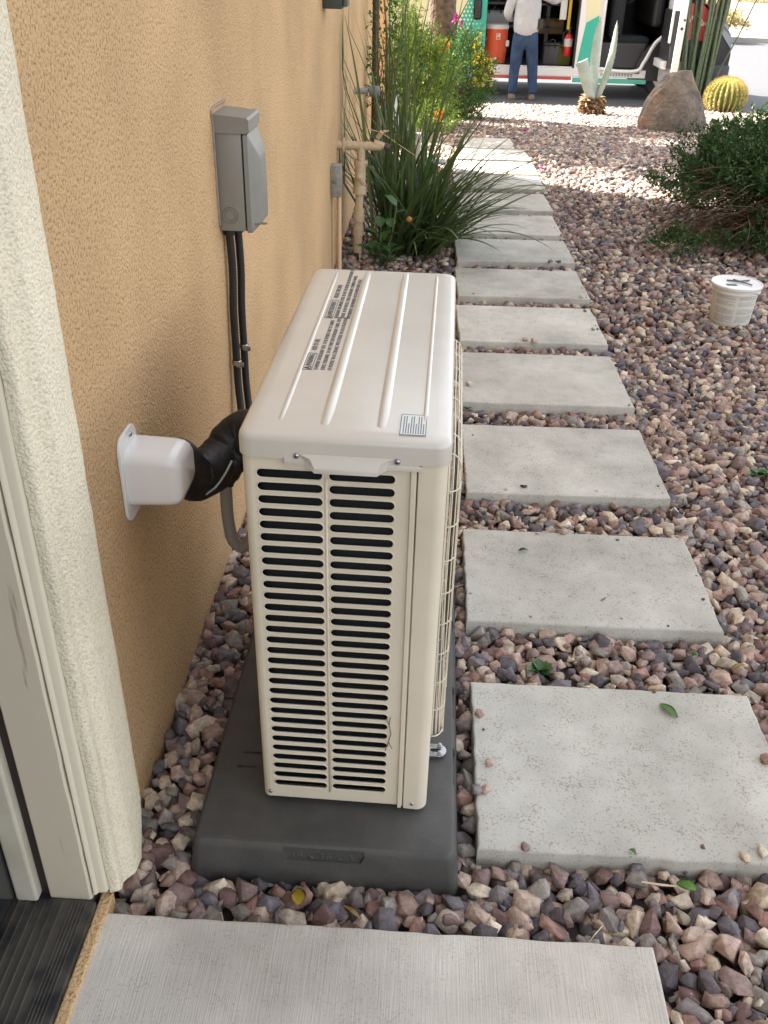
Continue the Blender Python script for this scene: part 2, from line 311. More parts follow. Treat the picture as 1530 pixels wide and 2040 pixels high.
for i, (cx, cy, lx, ly, rot) in enumerate(pav):
    tag(slab_obj('paver', cx, cy, lx, ly, rot*.6, -.03, .03+gz(cy), M_paver, i), PLAB[i], 'paver', 'stepping pavers in the gravel')
sb = slab_obj('slab', -.037, .20, .884, 1.385, .4, -.04, .03, M_slab, 55); tag(sb, 'broom finished concrete slab at the doorway in the foreground', 'slab')

# ------------------------------------------------------------------ gravel
def hull_lib(n, k, bev):
    lib = []
    for i in range(n):
        r = np.random.default_rng(100+i); ax = np.array([1, r.uniform(.55, .95), r.uniform(.38, .72)])
        q = [unit(r.normal(0, 1, (1, 3)))[0]]
        while len(q) < k:                       # well spread directions, no spikes
            c = unit(r.normal(0, 1, (4, 3))); q.append(c[np.argmin(np.max(c @ np.array(q).T, axis=1))])
        p = np.array(q)*ax*r.uniform(.86, 1.16, (k, 1)); p = np.sign(p)*np.abs(p)**.82; bm = bmesh.new()
        for q in p: bm.verts.new(q)
        o = bmesh.ops.convex_hull(bm, input=bm.verts); bmesh.ops.delete(bm, geom=[g for g in o['geom_interior'] if isinstance(g, bmesh.types.BMVert)], context='VERTS')
        bmesh.ops.dissolve_limit(bm, angle_limit=R(14), verts=bm.verts, edges=bm.edges)
        if bev: bmesh.ops.bevel(bm, geom=bm.edges[:], offset=bev, segments=1, profile=.5, affect='EDGES', clamp_overlap=True)
        bmesh.ops.triangulate(bm, faces=bm.faces); bm.verts.index_update()
        lib.append((np.array([v.co[:] for v in bm.verts]), np.array([[v.index for v in f.verts] for f in bm.faces]))); bm.free()
    return lib
rects = [(cx, cy, lx, ly, R(rot*.6)) for cx, cy, lx, ly, rot in pav]+[(-.037, .20, .884, 1.385, 0), (-.135, 1.475, .455, .965, 0)]
def keep(p, mg=-.006):
    ok = (p[:, 0] > -.488)
    for cx, cy, lx, ly, a in rects:
        dx, dy = p[:, 0]-cx, p[:, 1]-cy; u = dx*math.cos(a)+dy*math.sin(a); v = -dx*math.sin(a)+dy*math.cos(a)
        ok &= ~((abs(u) < lx/2+mg) & (abs(v) < ly/2+mg))
    return ok
def scatter(y0, y1, sp, dz, size, lib, tilt, margin):
    out = []
    ny = int((y1-y0)/sp/.87); 
    for j in range(ny):
        y = y0+(j+.5)*sp*.87; xm = .75+.47*max(y, .8); nx = int((xm+.5)/sp)
        x = -.5+(np.arange(nx)+(.5 if j % 2 else 0))*sp; out.append(np.stack([x, np.full(nx, y)], 1))
    p = np.concatenate(out); p += rng.uniform(-.42, .42, p.shape)*sp; p = p[keep(p, margin)]; n = len(p)
    s = size*np.exp(rng.normal(0, .26, n)).clip(.5, 1.5)
    g = np.array([gz(v) for v in p[:, 1]]); z = g+dz+rng.uniform(-.004, .005, n)
    lump = .006*np.array([noise.noise(Vector((a*2.2, b*2.2, 0))) for a, b in p]); z += lump
    which = rng.integers(0, len(lib), n); V = []; F = []; off = 0
    yaw = rng.uniform(0, 2*PI, n); tx = rng.normal(0, tilt, n); ty = rng.normal(0, tilt, n)
    for k in range(len(lib)):
        idx = np.where(which == k)[0]
        if not len(idx): continue
        v, f = lib[k]; a = yaw[idx]; c, s_ = np.cos(a), np.sin(a); cx, sx = np.cos(tx[idx]), np.sin(tx[idx]); cy, sy = np.cos(ty[idx]), np.sin(ty[idx])
        Rz = np.zeros((len(idx), 3, 3)); Rz[:, 0, 0] = c; Rz[:, 0, 1] = -s_; Rz[:, 1, 0] = s_; Rz[:, 1, 1] = c; Rz[:, 2, 2] = 1
        Rx = np.zeros_like(Rz); Rx[:, 0, 0] = 1; Rx[:, 1, 1] = cx; Rx[:, 1, 2] = -sx; Rx[:, 2, 1] = sx; Rx[:, 2, 2] = cx
        Ry = np.zeros_like(Rz); Ry[:, 1, 1] = 1; Ry[:, 0, 0] = cy; Ry[:, 0, 2] = sy; Ry[:, 2, 0] = -sy; Ry[:, 2, 2] = cy
        M = Rz @ Rx @ Ry; stretch = rng.uniform(.8, 1.2, (len(idx), 1, 3))
        W = np.einsum('nij,nvj->nvi', M, (v[None]*stretch))*s[idx][:, None, None]+np.stack([p[idx, 0], p[idx, 1], z[idx]], 1)[:, None]
        V.append(W.reshape(-1, 3)); F.append((f[None]+(np.arange(len(idx))*len(v))[:, None, None]+off).reshape(-1, 3)); off += len(idx)*len(v)
    return np.concatenate(V), np.concatenate(F)
libN = hull_lib(70, 10, .022); libF = hull_lib(40, 9, 0)
parts = [scatter(.55, 3.6, .031, -.020, .021, libN, .5, -.02), scatter(.55, 3.6, .0315, -.005, .0205, libN, .45, .006),
         scatter(3.6, 13.66, .036, -.020, .023, libF, .4, -.01), scatter(3.6, 13.64, .036, -.004, .0225, libF, .45, .006)]
parts.append(scatter(.55, 3.2, .045, -.004, .0105, libN, .8, .004))
sv, sf, so_ = [], [], 0; r9 = np.random.default_rng(9)
for q in range(95):
    cx, cy, lx, ly, rot = pav[int(r9.integers(0, 8))]; sd_ = int(r9.integers(0, 4)); u = r9.uniform(-.5, .5); e = .5-abs(r9.normal(0, .035))
    px_, py_ = ((u*lx, e*ly) if sd_ == 0 else (u*lx, -e*ly) if sd_ == 1 else (e*lx, u*ly) if sd_ == 2 else (-e*lx, u*ly)); sz = r9.uniform(.002, .0065) if q % 4 else r9.uniform(.010, .018)
    v_, f_ = libN[int(r9.integers(0, 70))]; a = r9.uniform(0, 6.28); w_ = v_*sz; x_ = w_[:, 0]*math.cos(a)-w_[:, 1]*math.sin(a); y_ = w_[:, 0]*math.sin(a)+w_[:, 1]*math.cos(a)
    sv.append(np.stack([x_+cx+px_, y_+cy+py_, w_[:, 2]+.029+sz*.45+gz(cy)], 1)); sf.append(f_+so_); so_ += len(v_)
parts.append((np.concatenate(sv), np.concatenate(sf)))
V = []; F = []; off = 0
for v, f in parts: V.append(v); F.append(f+off); off += len(v)
tag(np_mesh('gravel', np.concatenate(V), np.concatenate(F), M_stone, org=(0, 0, 0)), 'angular mauve, tan and grey gravel spread round the pavers', 'gravel', kind='stuff')
print('gravel faces', sum(len(f) for f in F))

# ------------------------------------------------------------------ house
hs_ = thing('house', 'tan stucco house wall with cream trimmed doorway along the left side', 'house', (-.49, 1, 0))
WH = 5.3
MB().box(-.80, -.49, .93, 4.98, -.1, WH).box(-5, -.80, .93, 4.98, 2.6, WH).build('wall', M_wall, hs_)
MB().box(-6, -.496, 4.98, 7.36, -.35, WH).build('wall', M_wall, hs_)
PX = pix(769, 100, 1, 9.1).x
MB().box(-2.2, PX, 9.1, 9.3, -.3, 1.75).box(-2.25, PX+.01, 9.08, 9.32, 1.752, 1.80).build('return_wall', M_wall, hs_)
MB().box(-.80, -.49, -3, .93, 2.25, WH).box(-.8, -.49, -3, -.3, -.1, 2.25).build('wall', M_wall, hs_)
MB().box(-6.2, -.15, -3.2, 7.5, WH, WH+.12).build('roof', mat('roof_tile', (.35, .18, .10), .9), hs_)
MB().tube([(-.475, 7.20, -.02), (-.475, 7.20, WH)], .026, 10).build('downspout', mat('brown_paint', (.05, .028, .02), .5), hs_, True, 40)
# door surround: stucco band, brick mould, jamb, weather strip, door
prof = [(-.4895, 1.036), (-.452, 1.036), (-.443, 1.032), (-.4395, 1.020), (-.4385, .990), (-.4385, .962), (-.4405, .951), (-.450, .943), (-.4545, .936), (-.4535, .930), (-.453, .9225), (-.457, .9168), (-.463, .9155), (-.4705, .9155), (-.4705, .96), (-.4895, .96)]
N = 230; L = []
for j in range(N+1):
    z = .045+(2.3-.045)*(j/N)**1.25; cut = max(0, (.16-z)/.115)
    row = []
    for x, y in prof:
        w_ = noise.noise(Vector((x*160, y*160, z*110)))*.0009+noise.noise(Vector((x*30, y*30, z*14)))*.0012
        if cut > 0 and y > .985: y -= (y-.985)*cut**2*.9
        zz = z+(.006*noise.noise(Vector((x*60, y*60, 1))) if j == 0 else 0)
        row.append((x+w_, y+w_ if y < .96 else y, zz))
    L.append(row)
MB().loops(L).build('door_trim', M_trim, hs_, True, 60)
MW = mat('cream_old_wood', (.50, .45, .36), .6, bump=.25, bscale=14, dist=.003)
n, l, b = nodes(MW); tcx = [x for x in n if x.type == 'TEX_COORD'][0]
mp = n.new('ShaderNodeMapping'); mp.inputs['Scale'].default_value = (60, 60, 4); l.new(tcx.outputs['Object'], mp.inputs[0])
nt = n.new('ShaderNodeTexNoise'); nt.inputs['Scale'].default_value = 1.2; nt.inputs['Detail'].default_value = 6; l.new(mp.outputs[0], nt.inputs['Vector'])
cr = n.new('ShaderNodeValToRGB'); cr.color_ramp.elements[0].position = .33; cr.color_ramp.elements[1].position = .38; cr.color_ramp.elements[0].color = (.38, .31, .23, 1); cr.color_ramp.elements[1].color = (.56, .49, .375, 1)
l.new(nt.outputs[0], cr.inputs[0]); l.new(cr.outputs[0], b.inputs['Base Color'])
jm = MB()
def wavy_strip(xa, xb, ya, yb, z0, z1, amp, seed, nseg=90):
    Ls = []
    for j in range(nseg+1):
        z = z0+(z1-z0)*j/nseg; e = amp*noise.noise(Vector((seed, z*14, 0))); e2 = amp*noise.noise(Vector((seed+9, z*60, 0)))*.6
        Ls.append([(xa, yb, z), (xa, ya+.003, z), (xa+.003, ya, z), (xb-.003+e+e2, ya, z), (xb+e+e2, ya+.003, z), (xb+e+e2, yb, z)])
    return Ls
MB().loops([[(-.471, .96, z), (-.471, .9185, z), (-.4725, .912, z), (-.4755, .9095, z), (-.4855, .9085, z), (-.4885, .904, z), (-.4915, .9035, z), (-.4925, .96, z)] for z in (.052, .6, 1.2, 2.3)]).build('brick_mould', M_wood, hs_, True, 50)
MB().loops(wavy_strip(-.5640, -.4945, .900, .96, .044, 2.3, .0012, 3)).build('door_jamb', MW, hs_, True, 40)
MB().box(-.5775, -.5645, .906, .97, .044, 2.3).build('weather_strip', mat('brown_gasket', (.018, .012, .01), .6), hs_)
dr = MB().box(-.613, -.578, .888, .97, .046, 2.25, .004).build('door', mat('pale_door_paint', (.54, .50, .40), .5, col2=(.44, .40, .3), nscale=8), hs_)
MB().box(-.640, -.6145, -.1, .930, .058, 2.2).build('glass', mat('dark_glass', (.02, .021, .022), .12), dr)
# threshold with ridges
thm = mat('threshold_black', (.016, .016, .018), .42, col2=(.075, .066, .053), nscale=9, ramp=(.42, .58))
tb = MB().box(-.80, -.487, -.3, .897, -.02, .046, .002).box(-.80, -.495, .8975, .94, -.02, .0435)
for k in range(5): tb.box(-.500-.0055*k-.0018, -.500-.0055*k+.0006, -.3, .892, .0455, .0485, .0005, 1)
for k in range(6): tb.box(-.538-.014*k-.0015, -.538-.014*k+.0015, -.3, .89, .0455, .0495, .0005, 1)
tb.build('threshold', thm, hs_)
MB().box(-.4868, -.468, -.5, .925, -.03, .036, .003).build('foundation_edge', M_wall, hs_)
MB().box(-.80, -.7, -.3, .93, -.02, 2.25).build('wall_corner', M_wall, hs_)

# ------------------------------------------------------------------ condenser pad
rx, ry = -.135, 1.475
def pl(ins, z, r=.017): return rrect(-.364+ins, .096-ins, .992+ins, 1.957-ins, r, z, 6)
me = bpy.data.meshes.new('pad'); t = MB().loops([pl(0, -.02), pl(.0, 0), pl(.008, .064, .016), pl(.0105, .0705, .015), pl(.015, .0755, .012), pl(.020, .0765, .010)]); me.from_pydata(t.v, [], t.f)
bm = bmesh.new(); bm.from_mesh(me); bmesh.ops.recalc_face_normals(bm, faces=bm.faces); bm.to_mesh(me); bm.free()
cut = MB()
a0, a1 = pix(562, 1690, 1, .995), pix(725, 1700, 1, .995)
cut.loops([[(x, y, z) for x, z in ((a0.x, .060), (a0.x+.006, .045), (a1.x-.006, .045), (a1.x, .060), (a1.x, .085), (a0.x, .085))] for y in (.90, 1.0035)])
for yy in (1.16, 1.33, 1.55, 1.72): cut.box(.0835, .2, yy, yy+.09, .052, .2)
for q in ((-.305, 1.20), (-.31, 1.165)): cut.box(q[0], q[0]+.035, q[1], q[1]+.007, .073, .1)
cm = bpy.data.meshes.new('cut'); cm.from_pydata(cut.v, [], cut.f); bm = bmesh.new(); bm.from_mesh(cm); bmesh.ops.recalc_face_normals(bm, faces=bm.faces); bm.to_mesh(cm); bm.free()
me = bool_cut(me, cm)
M_pad = mat('pad_plastic', (.062, .059, .054), .6, col2=(.085, .080, .072), nscale=11, ramp=(.30, .6), bump=.35, bscale=260, spec=.45)
pd = link_mesh('equipment_pad', me, M_pad, org=(rx, ry, 0), smooth=True, sharp=35)
tag(pd, 'dark grey plastic pad marked 18 x 38 x 3 under the outdoor unit', 'equipment pad')
MB().mesh(text_mesh('18 x 38 x 3', .019, .0012, 1.05, 1.15), Matrix.Translation((a0.x+.012, .9995+.003, .0475)) @ Matrix.Rotation(R(84), 4, 'X')).build('embossed_marking', mat('pad_plastic_mark', (.085, .086, .085), .6), pd)

# ------------------------------------------------------------------ outdoor unit
X0, X1, Y0, Y1, Z0, Z1 = -.247, .037, 1.090, 1.850, .092, .7645
ac = thing('outdoor_unit', 'cream mini-split outdoor condenser with slotted side panel standing on a grey pad', 'air conditioner', (-.105, 1.47, .077))
# slotted side panel facing the camera
xa, xb, xc = X0, X0+.2355, X1
def slot(cx, cz, w_, h):
    r = h/2; p = []
    for k in range(7): a = R(-90+30*k); p.append((cx+w_/2-r+r*math.cos(a), cz+r*math.sin(a)))
    for k in range(7): a = R(90+30*k); p.append((cx-w_/2+r+r*math.cos(a), cz+r*math.sin(a)))
    return p
holes = []
NS = 30; SH = .0152; zt, zb = pix(590, 946, 1, Y0).z, pix(600, 1562, 1, Y0).z
for k in range(NS):
    z = zt+(zb-zt)*k/(NS-1)
    for cx, w_ in ((X0+.0665, .093), (X0+.167, .093)): holes.append(slot(cx, z, w_, SH))
me = panel_mesh([(X0+.012, Z0), (xb, Z0), (xb, Z1), (X0+.012, Z1)], holes, .003, .0008)
me.transform(Matrix(((1, 0, 0, 0), (0, 0, -1, Y0+.0015), (0, 1, 0, 0), (0, 0, 0, 1))))
rim = MB(); rim.mesh(me)
for h_ in holes: rim.tube([(x, Y0-.0002, z) for x, z in h_]+[(h_[0][0], Y0-.0002, h_[0][1])], .0011, 6, False)
me = bpy.data.meshes.new('side_panel'); me.from_pydata(rim.v, [], rim.f); me.update()
sp = link_mesh('side_panel', me, M_ac, ac, smooth=True, sharp=50)
MB().tube([(X0+.117, Y0+.0005, Z0+.02), (X0+.117, Y0+.0005, Z1-.03)], .0022, 6).build('rib', M_ac, sp, True)
MB().loops([[(xb-.003, Y0+.002, z), (xb-.001, Y0-.0045, z), (xb+.004, Y0-.0045, z), (xb+.0065, Y0+.002, z), (xb+.0065, Y0+.006, z), (xb-.003, Y0+.006, z)] for z in (Z0-.002, Z1-.002)]).build('edge_fold', M_ac, sp)
# wrap-round shell
def arc(cx, cy, r, a0, a1, n=6): return [(cx+r*math.cos(R(a0+(a1-a0)*k/n)), cy+r*math.sin(R(a0+(a1-a0)*k/n))) for k in range(n+1)]
pr = [(xb+.0075, Y0+.004), (xb+.009, Y0-.001)]+arc(X1-.018, Y0+.016, .018, -90, 0)
mb = MB(); k = len(pr); mb.add([(x, y, z) for z in (Z0-.006, Z1) for x, y in pr], [(i, i+1, i+1+k, i+k) for i in range(k-1)])
cnr = mb.build('corner_panel', M_ac, ac, True, 50)
pr = arc(X1-.018, Y1-.018, .018, 0, 90)+arc(X0+.018, Y1-.018, .018, 90, 180)+arc(X0+.014, Y0+.014, .014, 180, 270)
mb = MB(); k = len(pr); mb.add([(x, y, z) for z in (Z0, Z1) for x, y in pr], [(i, i+1, i+1+k, i+k) for i in range(k-1)])
mb.box(X0+.01, X1-.01, Y0+.03, Y1-.02, Z0, Z0+.012)
mb.build('rear_casing', M_ac, ac, True, 50)
FC = (1.435, .425); FR = .255
me = panel_mesh([(Y0+.016, Z0-.004), (Y1-.018, Z0-.004), (Y1-.018, Z1), (Y0+.016, Z1)], [[(FC[0]+FR*math.cos(2*PI*k/48), FC[1]+FR*math.sin(2*PI*k/48)) for k in range(48)]], .002)
me.transform(Matrix(((0, 0, 1, X1-.001), (1, 0, 0, 0), (0, 1, 0, 0), (0, 0, 0, 1)))); fp = link_mesh('front_panel', me, M_ac, ac)
# coil behind the slots
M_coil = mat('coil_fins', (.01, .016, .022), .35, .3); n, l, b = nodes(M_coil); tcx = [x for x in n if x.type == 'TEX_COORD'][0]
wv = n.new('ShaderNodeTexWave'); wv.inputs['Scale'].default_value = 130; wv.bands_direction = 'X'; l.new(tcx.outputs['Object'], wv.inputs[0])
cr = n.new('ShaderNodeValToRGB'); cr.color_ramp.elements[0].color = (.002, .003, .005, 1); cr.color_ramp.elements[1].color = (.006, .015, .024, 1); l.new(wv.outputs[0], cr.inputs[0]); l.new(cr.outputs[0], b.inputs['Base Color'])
MB().box(X0+.02, X0+.226, Y0+.018, Y0+.05, Z0+.014, Z1-.012).box(X0+.004, X0+.03, Y0+.07, Y1-.05, Z0+.014, Z1-.02).build('coil', M_coil, ac)
MB().box(X0+.05, X1-.09, Y0+.09, Y1-.06, Z0+.014, Z1-.02).build('inner_housing', M_dark, ac)
mb = MB()
for k in range(5):
    a = 2*PI*k/5; pts = []
    for rr, tw, wd in ((.05, .9, .05), (.12, .6, .09), (.2, .4, .11), (.235, .35, .09)):
        for s_ in (-1, 1): aa = a+s_*wd/rr*.5; pts.append((X1-.045+s_*tw*.02, FC[0]+rr*math.cos(aa), FC[1]+rr*math.sin(aa)))
    mb.add(pts, [(0, 1, 3, 2), (2, 3, 5, 4), (4, 5, 7, 6)])
mb.lathe([(.055, 0), (.055, .02), (.04, .03)], (X1-.06, FC[0], FC[1]), 20, 'x')
mb.build('fan', mat('fan_plastic', (.10, .10, .10), .5), ac, True, 40)
# wire guard
mb = MB(); gx = X1+.022
GR = ((.003, 0), (.010, .002), (.016, .007), (.020, .015), (.022, .026))
def gl(ins, x): return [(x, a, b) for a, b, _ in rrect(1.17+ins, 1.715-ins, .150+ins, .725-ins, .055-ins*.8, 0, 5)]
for dx, ins in GR: p = gl(ins, X1+dx); mb.tube(p+[p[0], p[1]], .0015 if dx < .01 else .0011, 5, False)
for i in range(0, 9):
    z = .18+i*.062
    for y0_, sg in ((1.17, 1), (1.715, -1)): mb.tube([(X1+dx, y0_+sg*ins, z) for dx, ins in GR]+[(gx, y0_+sg*.05, z)], .0012, 5)
for i in range(0, 8):
    y = 1.20+i*.067
    for z0_, sg in ((.150, 1), (.725, -1)): mb.tube([(X1+dx, y, z0_+sg*ins) for dx, ins in GR]+[(gx, y, z0_+sg*.05)], .0012, 5)
for k in range(26):
    rr = .022+k*.0088; mb.tube([(gx, FC[0]+rr*math.cos(2*PI*q/48), FC[1]+rr*math.sin(2*PI*q/48)) for q in range(50)], .0010, 5, False)
for a in range(0, 360, 15):
    c, s_ = math.cos(R(a)), math.sin(R(a)); e = min(.248/max(abs(c), .001), .266/max(abs(s_), .001)); mb.tube([(gx, FC[0]+c*.02, FC[1]+s_*.02), (gx, FC[0]+c*e, FC[1]+s_*e)], .0012, 5)
mb.build('fan_guard', M_ac, ac, True)
# lid
def ll(ins, z, r=.022): return rrect(X0-.004+ins, X1+.004-ins, Y0-.005+ins, Y1+.004-ins, r, z, 7)
mb = MB(); LZ = .800
mb.loops([ll(0, LZ-.0365), ll(0, LZ-.012), ll(.0006, LZ-.0085), ll(.0022, LZ-.0055), ll(.005, LZ-.0035, .019), ll(.009, LZ-.0020, .016), ll(.020, LZ-.0002, .014), ll(.024, LZ, .012)], cap0=False)
lid = mb.build('lid', M_lid, ac, True, 50)
def ridge(xa, xb, hgt, wa, wb):      # raised strip with soft flanks from xa (near end) to xb (far end)
    Ls = []; sec = [(-1, -.0006), (-.72, .15), (-.45, .75), (-.25, 1), (.25, 1), (.45, .75), (.72, .15), (1, -.0006)]
    for j in range(13):
        u = j/12; y = Y0+.020+(Y1-Y0-.032)*u; e = min(1, u*14, (1-u)*14); x = xa+(xb-xa)*u; w_ = wa+(wb-wa)*u
        Ls.append([(x+s_*w_, y, LZ-.0006+(hgt*h_ if h_ > 0 else h_)*e) for s_, h_ in sec])
    k = len(sec); m_ = MB(); m_.add([p for q in Ls for p in q], [(j*k+i, j*k+i+1, (j+1)*k+i+1, (j+1)*k+i) for j in range(12) for i in range(k-1)]); return m_
rd = MB()
for (xa_, xb_, h_, wa_, wb_) in ((X0+.050, X0+.048, .0022, .006, .005), (X0+.113, X0+.110, .0040, .011, .010), (X0+.191, X0+.186, .0040, .011, .010), (X0+.249, X0+.249, .0024, .005, .005)):
    q = ridge(xa_, xb_, h_, wa_, wb_); rd.add(q.v, q.f)
rd.build('ridge', M_lid, lid, True)
# front lip: skirt steps, screws and grip
lp = MB()
fy = Y0-.0055
def zf(py): return pix(640, py, 1, fy).z
xg0, xg1 = pix(612, 920, 1, fy).x, pix(772, 920, 1, fy).x
lp.loops([[(xg0-.010, fy+.004, LZ-.030), (xg0-.010, fy-.0002, LZ-.028), (xg0+.006, fy-.005, LZ-.033), (xg0+.012, fy-.009, LZ-.047)],
          [(xg1+.010, fy+.004, LZ-.030), (xg1+.010, fy-.0002, LZ-.028), (xg1-.006, fy-.005, LZ-.033), (xg1-.012, fy-.009, LZ-.047)]])
lp.loops([[(xg0-.010, fy+.002, LZ-.044), (xg0+.002, fy-.002, LZ-.047), (xg0+.012, fy-.009, LZ-.052), (xg0+.012, fy-.009, LZ-.046), (xg0-.002, fy-.001, LZ-.034)],
          [(xg1+.010, fy+.002, LZ-.044), (xg1-.002, fy-.002, LZ-.047), (xg1-.012, fy-.009, LZ-.052), (xg1-.012, fy-.009, LZ-.046), (xg1+.002, fy-.001, LZ-.034)]])
lp.box(pix(568, 920, 1, fy).x, pix(845, 925, 1, fy).x, fy-.0012, fy+.003, LZ-.0455, LZ-.0385, .001)
for a_ in (568, 772):
    lp.loops([[(pix(a_, 920, 1, fy).x+u, fy-.0012 if z < LZ-.03 else fy+.0005, z) for u, z in ((0, LZ-.0455), (pix(a_+73, 920, 1, fy).x-pix(a_, 920, 1, fy).x-.004, LZ-.0455), (pix(a_+73, 920, 1, fy).x-pix(a_, 920, 1, fy).x-.004, LZ-.026), (0, LZ-.026))], [(pix(a_, 920, 1, fy).x+u, fy+.003, z) for u, z in ((0, LZ-.0455), (pix(a_+73, 920, 1, fy).x-pix(a_, 920, 1, fy).x-.004, LZ-.0455), (pix(a_+73, 920, 1, fy).x-pix(a_, 920, 1, fy).x-.004, LZ-.024), (0, LZ-.024))]])
lp.build('grip_lip', M_lid, lid, True, 35)
def screw(p, parent, r=.0042, nrm='y', name='screw'):
    M = {'y': Matrix.Rotation(R(90), 3, 'X'), 'x': Matrix.Rotation(R(90), 3, 'Y'), 'z': Matrix.Identity(3)}[nrm]
    t = MB().lathe([(r, 0), (r, r*.25), (r*.8, r*.55), (r*.4, r*.7), (.0001, r*.74)], p, 14, 'z', M)
    s_ = t.build(name, M_chrome, parent, True, 60); c = MB()
    for a in (30, 120): 
        bmx = bmesh.new(); bmesh.ops.create_cube(bmx, size=1); c.bm(bmx, Matrix.Translation(p) @ M.to_4x4() @ Matrix.Rotation(R(a), 4, 'Z') @ Matrix.Translation((0, 0, r*.62)) @ Matrix.Diagonal((r*1.1, r*.22, r*.3, 1)))
    c.build('screw_slot', M_dark, s_); return s_
for px_, py_ in ((592, 909), (794, 920)): p = pix(px_, py_, 1, fy-.0012); screw(p, ac)
for px_, py_ in ((541, 1577), (822, 1600)): p = pix(px_, py_, 1, Y0-.001); screw(p, ac, .0036)
# printed warnings on the lid
ink = MB()
def write(s_, px_, py_, size, sx=.82, bold=False, sp_=1):
    p = pix(px_, py_, 2, LZ+.0006); Mx = Matrix.Translation(p) @ Matrix(((0, -1, 0, 0), (1, 0, 0, 0), (0, 0, 1, 0), (0, 0, 0, 1)))
    ink.mesh(text_mesh(s_, size, .0002, sx, sp_), Mx)
    if bold: ink.mesh(text_mesh(s_, size, .0002, sx, sp_), Matrix.Translation((.0004, .0005, 0)) @ Mx)
    return p
def block(px_, py_, head, tail, lines, hl, off=.046):
    p = pix(px_, py_, 2, LZ+.0006); x, y = p.x, p.y
    def wr(s_, dx, dy, size, sx, b=False):
        Mx = Matrix.Translation((x+dx, y+dy, LZ+.0006)) @ Matrix(((0, -1, 0, 0), (1, 0, 0, 0), (0, 0, 1, 0), (0, 0, 0, 1)))
        ink.mesh(text_mesh(s_, size, .0002, sx, 1.12, 0 if b else -.00012), Mx)
    wr(head, 0, .016, .0125, .75, True); wr(tail, 0, .016+hl+.012, .0125, .62)
    # triangle and frame
    t = .0008
    for (u0, v0, u1, v1) in ((-.011, .001, -.011, .016+hl+.003), (.003, .001, .003, .016+hl+.003), (-.011, .001, .003, .001), (-.011, .016+hl+.003, .003, .016+hl+.003)):
        ink.box(x+min(u0, u1)-t/2, x+max(u0, u1)+t/2, y+min(v0, v1)-t/2, y+max(v0, v1)+t/2, LZ+.0003, LZ+.0008)
    tri = [(.001, .003), (.001, .014), (-.009, .0085)]
    for i in range(3):
        p0, p1 = tri[i], tri[(i+1) % 3]; ink.tube([(x+p0[0], y+p0[1], LZ+.0006), (x+p1[0], y+p1[1], LZ+.0006)], .0006, 4)
    ink.box(x-.0055, x-.0015, y+.008, y+.009, LZ+.0003, LZ+.0008)
    for i, s_ in enumerate(lines): wr(s_, .0125+.0108*i, .002, .0100, .645)
block(614, 737, 'WARNING', '- RISK OF FIRE', ['FLAMMABLE REFRIGERANT USED. TO BE REPAIRED ONLY BY TRAINED', 'SERVICE PERSONNEL. DO NOT PUNCTURE REFRIGERANT TUBING. DISPOSE', 'OF PROPERLY IN ACCORDANCE WITH FEDERAL OR LOCAL REGULATIONS.'], .050)
block(653, 634, 'AVERTISSEMENT', '- RISQUE D\'INCENDIE', ['REFRIGERANT INFLAMMABLE UTILISE. NE DOIT ETRE REPARE QUE PAR UN PERSONNEL D\'ENTRETIEN', 'QUALIFIE. NE PAS PERCER LE TUBE DE REFRIGERANT. L\'ELIMINER DE MANIERE', 'APPROPRIEMENT CONFORMEMENT AUX REGLEMENTATIONS LOCALES.'], .080)
ink.build('warning_text', M_ink, lid)
p0, p1 = pix(797, 866, 2, LZ), pix(852, 812, 2, LZ)
lb = MB().box(p0.x, p0.x+.036, p0.y, p0.y+.064, LZ+.0002, LZ+.0008, .0002, 1).build('label', M_label, lid)
t = MB()
for u0, u1, v0, v1 in ((0, .036, 0, .001), (0, .036, .063, .064), (0, .001, 0, .064), (.035, .036, 0, .064)): t.box(p0.x+u0, p0.x+u1, p0.y+v0, p0.y+v1, LZ+.0007, LZ+.0011)
rr = random.Random(4)
for i in range(9):
    v = .004; end = .058 if i % 3 != 2 else .035
    while v < end:
        w_ = rr.uniform(.0015, .006); t.box(p0.x+.004+i*.0034, p0.x+.0055+i*.0034, p0.y+v, p0.y+min(v+w_, end), LZ+.0007, LZ+.0010); v += w_+.001
t.build('label_print', M_blueink, lb)
# feet and hold-down clamp
for y in (Y0+.10, Y1-.16): MB().box(X0-.02, X1-.004, y, y+.045, .0775, Z0+.001, .002).build('foot', M_ac, ac)
ac.rotation_euler.z = R(-.8); ac.location.x += .004
p = pix(873, 1500, 2, .08)
cl = thing('hold_down_clamp', 'shiny zinc hold-down clamp with two bolts at the foot of the outdoor unit', 'clamp', (p.x, p.y, .078))
t = MB(); cy_ = p.y
me = panel_mesh([(X1-.006, cy_-.016), (p.x+.002, cy_-.016)]+arc(p.x-.001, cy_, .016, -80, 80, 8)+[(p.x+.002, cy_+.016), (X1-.006, cy_+.016)], [slot((X1+p.x)/2+.004, cy_, .020, .008)], .005, .0012)
t.mesh(me, Matrix.Translation((0, 0, .085))); t.build('plate', M_chrome, cl, True, 40)
for s_ in (-1, 1): MB().lathe([(.0052, .0), (.0052, .003), (.0035, .0035), (.0035, .0065), (.001, .007)], (p.x+.002, cy_+s_*.0095, .0875), 6).build('bolt', M_chrome, cl)
